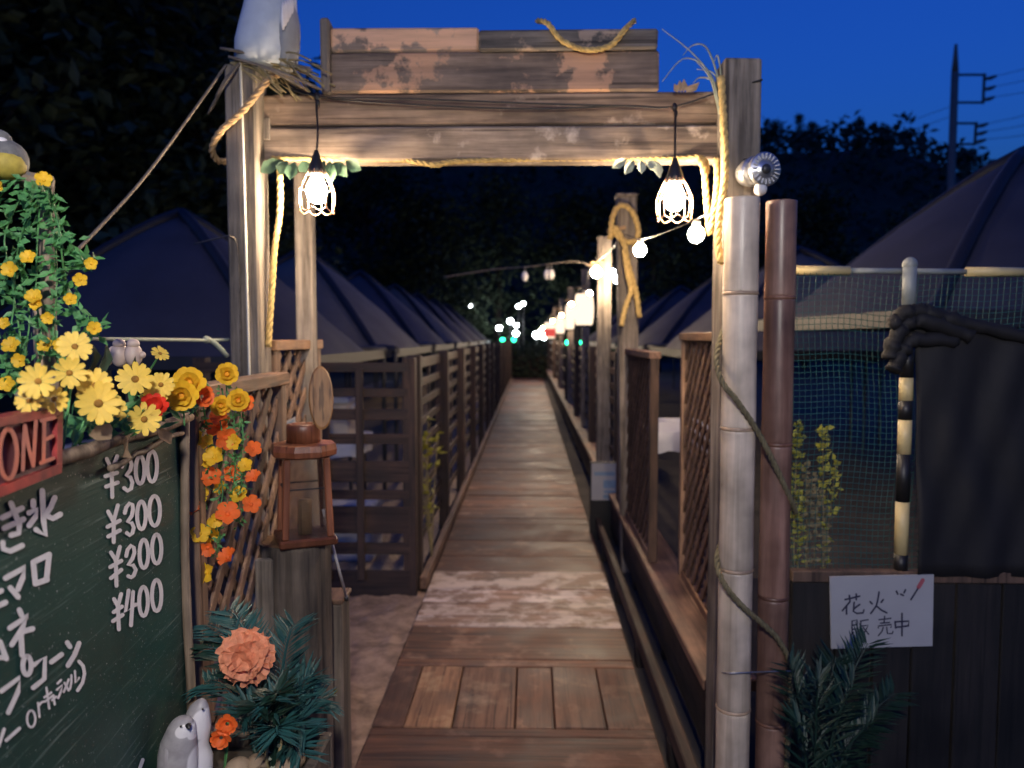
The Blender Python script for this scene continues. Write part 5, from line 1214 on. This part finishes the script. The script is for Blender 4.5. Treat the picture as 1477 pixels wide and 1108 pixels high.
MB().box(((a.x + b.x) / 2, 2.30, (a.z + GZ) / 2), (b.x - a.x, .11, a.z - GZ), None, .006, .003).build('shaft', 'stump', sp_)
MB().box(((a.x + b.x) / 2, 2.30, a.z + .006), (b.x - a.x + .008, .118, .014), None, .003).build('cap', 'ledge', sp_)
leafy('yellow_sprig', 'drooping yellow green leaf sprig fixed to the short post', 'sprig', P(468, 1050, 2.2), .12, .04, 70, 'leaf_yel', .03, 5)

# ================================================================ RIGHT PLANTS
sb = thing('leafy_shrub', 'upright yellow green shrub growing behind the plank wall next to the bamboo', 'shrub', (P(1168, 800, 2.5).x, 2.49, GZ))
lf, sm = MB(), MB(); b0 = Vector(sb.location)
br = MB()
for tip, dens, dry in [((1150, 615), 13, 0), ((1187, 622), 13, 0), ((1206, 668), 6, 0), ((1172, 690), 5, 1), ((1150, 715), 7, 0), ((1192, 735), 5, 1), ((1163, 672), 4, 1), ((1180, 710), 5, 1)]:
    e_ = P(*tip, 2.48); q = smooth_path([b0, b0.lerp(e_, .5) + Vector((rnd(-.03, .03), 0, 0)), e_], 14); sm.tube(q, [.006 * (1 - i / len(q)) + .001 for i in range(len(q))], 5)
    for i, p in enumerate(q):
        f = i / len(q)
        if f > .5:
            for _ in range(int(dens * (1 if f > .78 else .3)) + 1):
                (br if dry else lf).leaf(p + Vector((rnd(-.012, .012), rnd(-.012, .012), rnd(-.01, .01))), Vector((rnd(-1, 1), rnd(-1, .5), rnd(-.3, .9))).normalized() * rnd(.014, .032), rnd(.005, .009), (rnd(-1, 1), -1, .6))
sm.build('stem', 'dry_grass', sb, smooth=True); stuff(lf.build('foliage', 'leaf_yel', sb)); stuff(br.build('dry_foliage', 'dry_grass', sb))
bs = P(1175, 1240, 2.12)
frond_plant('palm_fern', 'dark green palm fronds at the foot of the bamboo before the plank wall', (bs.x, 2.14, GZ), [P(1252, 928, 2.2), P(1140, 960, 2.15), P(1180, 980, 2.05), P(1230, 990, 2.1), P(1260, 1040, 2.1), P(1150, 1040, 2.05), P(1205, 950, 2.22), P(1290, 1000, 2.2)], 'leaf_deep', .1, 30, .0055)

# ================================================================ TREES
def tree_parts(seed, H, rad, nl, ls, conifer=False):
    random.seed(seed); tr, lf = MB(), MB()
    q = [Vector((.12 * math.sin(k * 1.1 + seed), .12 * math.cos(k * .9 + seed), H * .92 * k / 8)) for k in range(9)]
    tr.tube(q, [.22 * (H / 10) * (1 - k / 9.5) for k in range(9)], 9)
    cl = []
    for k in range(46):
        z = H * rnd(.16, .98); f = z / H; rr = rad * ((1.05 - f) ** .7 if conifer else math.sin(math.pi * min(.97, .12 + f * .85)) ** .6) * rnd(.45, 1.0); a_ = rnd(0, 6.28)
        c_ = Vector((rr * math.cos(a_), rr * math.sin(a_), z)); cl.append(c_); b_ = q[min(8, int(f * 8))]
        tr.tube([b_ - Vector((0, 0, .3)), (b_ + c_) / 2 + Vector((0, 0, .1)), c_], [.05, .03, .012], 5)
    for k in range(nl):
        c_ = random.choice(cl); s_ = rad * .42; p = c_ + Vector((random.gauss(0, s_ * .5), random.gauss(0, s_ * .5), random.gauss(0, s_ * .36)))
        d = Vector((rnd(-1, 1), rnd(-1, 1), rnd(-.8, .5))).normalized() * ls * rnd(.6, 1.3); lf.leaf(p, d, ls * .3, (rnd(-1, 1), rnd(-1, 1), 1))
    return tr, lf
protos = []
for sd_, H, rad, con in ((3, 11, 2.6, False), (8, 12, 2.3, True), (15, 8, 2.5, False)):
    tr, lf = tree_parts(sd_, H, rad, 5200, .34, con); t = thing('tree', 'x', 'tree', (0, 0, GZ)); tr.build('trunk', 'bark', t, pivot=(0, 0, GZ), smooth=True); lf.build('crown', 'tree_leaf', t, pivot=(0, 0, GZ), fix=False); protos.append(t)
used = [False] * 3
def put_tree(i, x, y, z, s, label, group):
    o = protos[i] if not used[i] else copy_tree(protos[i]); used[i] = True
    o.location = (x, y, z); o.rotation_euler = (0, 0, rnd(0, 6.28)); o.scale = (s * rnd(.9, 1.1), s * rnd(.9, 1.1), s); o['label'] = label; o['group'] = group; return o
random.seed(21)
LT = 'tall dark tree standing beyond the tents on the left, black against the dusk sky'
for x, y, i, s in [(-9.2, 12.5, 0, 1.0), (-11.5, 13.5, 1, 1.05), (-7.5, 15.0, 1, 1.05), (-13.5, 15, 0, 1.15), (-9.8, 17, 0, 1.25), (-8.4, 19, 0, 1.05), (-9.6, 22, 1, 1.3), (-12.5, 20, 1, 1.4), (-16.5, 18, 0, 1.4), (-11.2, 26, 0, 1.35), (-13.5, 28, 0, 1.6), (-16, 26, 1, 1.6), (-6.2, 14.6, 2, .8), (-20, 22, 0, 1.6)]:
    put_tree(i, x, y, GZ, s, LT, 'tall trees left of the tents')
for x, y, i, s in [(-4.5, 33, 2, .9), (-1.5, 36, 0, .8), (2.2, 35, 2, .95), (5.5, 34, 0, .75), (9, 36, 2, 1.0), (-7.5, 36, 0, 1.1), (13, 37, 2, 1.0), (18, 36, 2, .9)]:
    put_tree(i, x, y, GZ, s, 'dark rounded tree closing off the far end of the boardwalk', 'trees at the end of the walk')
for k in range(34):
    x = -28 + k * 2.75 + rnd(-.8, .8); y = rnd(76, 84); i_ = random.choice([0, 2, 2, 1])
    put_tree(i_, x, y, hz(x, y) - .6, rnd(.3, .46), 'dark tree on the skyline of the wooded hill', 'trees on the hill skyline')
m = MB()
for k in range(26000):
    x = rnd(-90, 95); y = rnd(45, 92); p = Vector((x, y, hz(x, y) + rnd(.1, 2.6) + 1.1 * math.sin(x * .8) * math.sin(y * .7))); d = Vector((rnd(-1, 1), rnd(-1, .2), rnd(-.5, .8))).normalized() * rnd(.5, 1.1); m.leaf(p, d, .32, (rnd(-1, 1), -1, 1))
o = m.build('hill_woodland', 'hill_leaf', fix=False); tag(o, 'dense black woodland covering the hill behind the tents', 'woodland', kind='stuff')
# hedge closing the far end of the walk
m = MB()
for k in range(2600): 
    p = Vector((rnd(-2.2, 2.2), rnd(28.3, 29.3), GZ + 1.3 * rnd(0, 1))); m.leaf(p, Vector((rnd(-1, 1), rnd(-1, 0), rnd(-.5, 1))).normalized() * .16, .05, (rnd(-1, 1), -1, 1))
hg = thing('hedge', 'dark hedge closing off the far end of the boardwalk', 'hedge', (0, 28.8, GZ)); stuff(m.build('foliage', 'tree_leaf', hg, fix=False))
MB().bar((-2.1, 28.8, GZ + .4), (2.1, 28.8, GZ + .4), .3, .9).build('woody_core', 'bark', hg)

# ================================================================ UTILITY POLE + WIRES
YU = 35; up = thing('utility_pole', 'concrete utility pole with two brackets of insulators above the hill', 'utility pole', (P(1380, 60, YU).x, YU, GZ))
x = P(1379, 60, YU).x; zt_ = P(1379, 64, YU).z
MB().tube([(x, YU, GZ), (x, YU, zt_ - 1.2)], [.2, .15], 12).build('shaft', 'concrete', up, smooth=True); MB().tube([(x, YU, zt_ - 1.2), (x, YU, zt_)], [.15, .06], 10).build('tip', 'concrete', up, smooth=True)
pz_ = lambda px, py: P(px, py, YU)
for (ya, yb, xa, xb) in [(108, 148, 1380, 1422), (178, 208, 1380, 1410)]:
    A, B = pz_(xa, ya), pz_(xb, ya); C, D = pz_(xa, yb), pz_(xb - 4, yb)
    MB().tube([A, B], .055, 6).build('cross_arm', 'dark_metal', up); MB().tube([C, D], .055, 6).build('cross_arm', 'dark_metal', up); MB().tube([B + Vector((-.06, 0, .05)), D + Vector((0, 0, -.05))], .07, 6).build('drop_arm', 'dark_metal', up)
    for k in range(3):
        f = .15 + .38 * k; a_ = (B.lerp(D, f)); MB().tube([a_, a_ + Vector((.22, -.05, .03)), a_ + Vector((.42, -.1, .1))], [.07, .09, .05], 6).build('insulator', 'dark_metal', up)
        b_ = a_ + Vector((.42, -.1, .1)); e_ = P(1600, 40 + (k * 22) + (ya - 108) * 1.0, 24)
        tag(MB().tube(smooth_path([b_, (b_ + e_) / 2 - Vector((0, 0, .25)), e_], 8), .012, 5).build('overhead_wire', 'black', smooth=True), 'thin overhead wire leading away from the utility pole', 'wire', 'overhead wires')
        if k < 2 and ya > 150:
            e2 = P(900, 300 + k * 18, 58); s_ = pz_(1376, 152 + k * 14)
            tag(MB().tube(smooth_path([s_, (s_ + e2) / 2 - Vector((0, 0, .5)), e2], 8), .012, 5).build('overhead_wire', 'black', smooth=True), 'thin overhead wire leading from the utility pole back towards the hill', 'wire', 'overhead wires')

# ================================================================ FAR LAMPS
def far_lamp(px, py, Y, r, mat, label, group):
    c = P(px, py, Y); t = thing('path_lamp', label, 'lamp', (c.x, Y, GZ), group)
    MB().tube([(c.x, Y, GZ), (c.x, Y, c.z - r)], .03, 8).build('stand', 'black', t); MB().ball(c, r).build('globe', mat, t, smooth=True); MB().lathe([(r * 1.1, r * .75), (r * .5, r * 1.25), (r * .2, r * 1.3)], c, 12).build('hood', 'black', t)
for px, py, Y, r in [(720, 473, 32, .1), (736, 463, 32, .1), (745, 469, 32.5, .08), (744, 481, 31, .1), (677, 441, 33, .08), (748, 442, 33, .08), (755, 438, 33, .07), (774, 483, 31, .13), (785, 485, 31, .13)]:
    far_lamp(px, py, Y, r, 'lamp_white', 'distant white lamp glowing at the far end of the boardwalk', 'distant white lamps')
for px, py in [(725, 490), (741, 490), (819, 494), (840, 494)]: far_lamp(px, py, 30 if px < 760 else 14.3, .08 if px < 760 else .045, 'lamp_green', 'small green light beside the far boardwalk fence', 'distant green lights')

# ================================================================ ASSUMED LAMP added unseen behind the viewer (to light board, flowers and gate front)
sl_ = thing('assumed_front_lamp', 'assumed white lamp hanging from an added wooden post behind the viewer, lighting the gate front', 'lamp', (1.25, -.6, GZ))
MB().box((1.25, -.6, (2.6 + GZ) / 2), (.09, .09, 2.6 - GZ), None, .006).build('post', 'gate_v', sl_)
MB().bar((1.25, -.6, 2.52), (-.02, -.6, 2.52), .05, .06).build('arm', 'gate_h', sl_)
MB().tube([(.05, -.6, 2.49), (.05, -.6, 2.36)], .004, 6).build('cord', 'black', sl_)
MB().lathe([(.02, 2.38), (.05, 2.36), (.13, 2.31), (.132, 2.305), (.05, 2.345)], (.05, -.6, 0), 24).build('shade', 'dark_metal', sl_, smooth=True)
MB().ball((.05, -.6, 2.27), .06).build('bulb', glow('assumed_lamp_bulb', (1, .93, .86), 1250), sl_, smooth=True)  # unseen bulb supplying the assumed front light
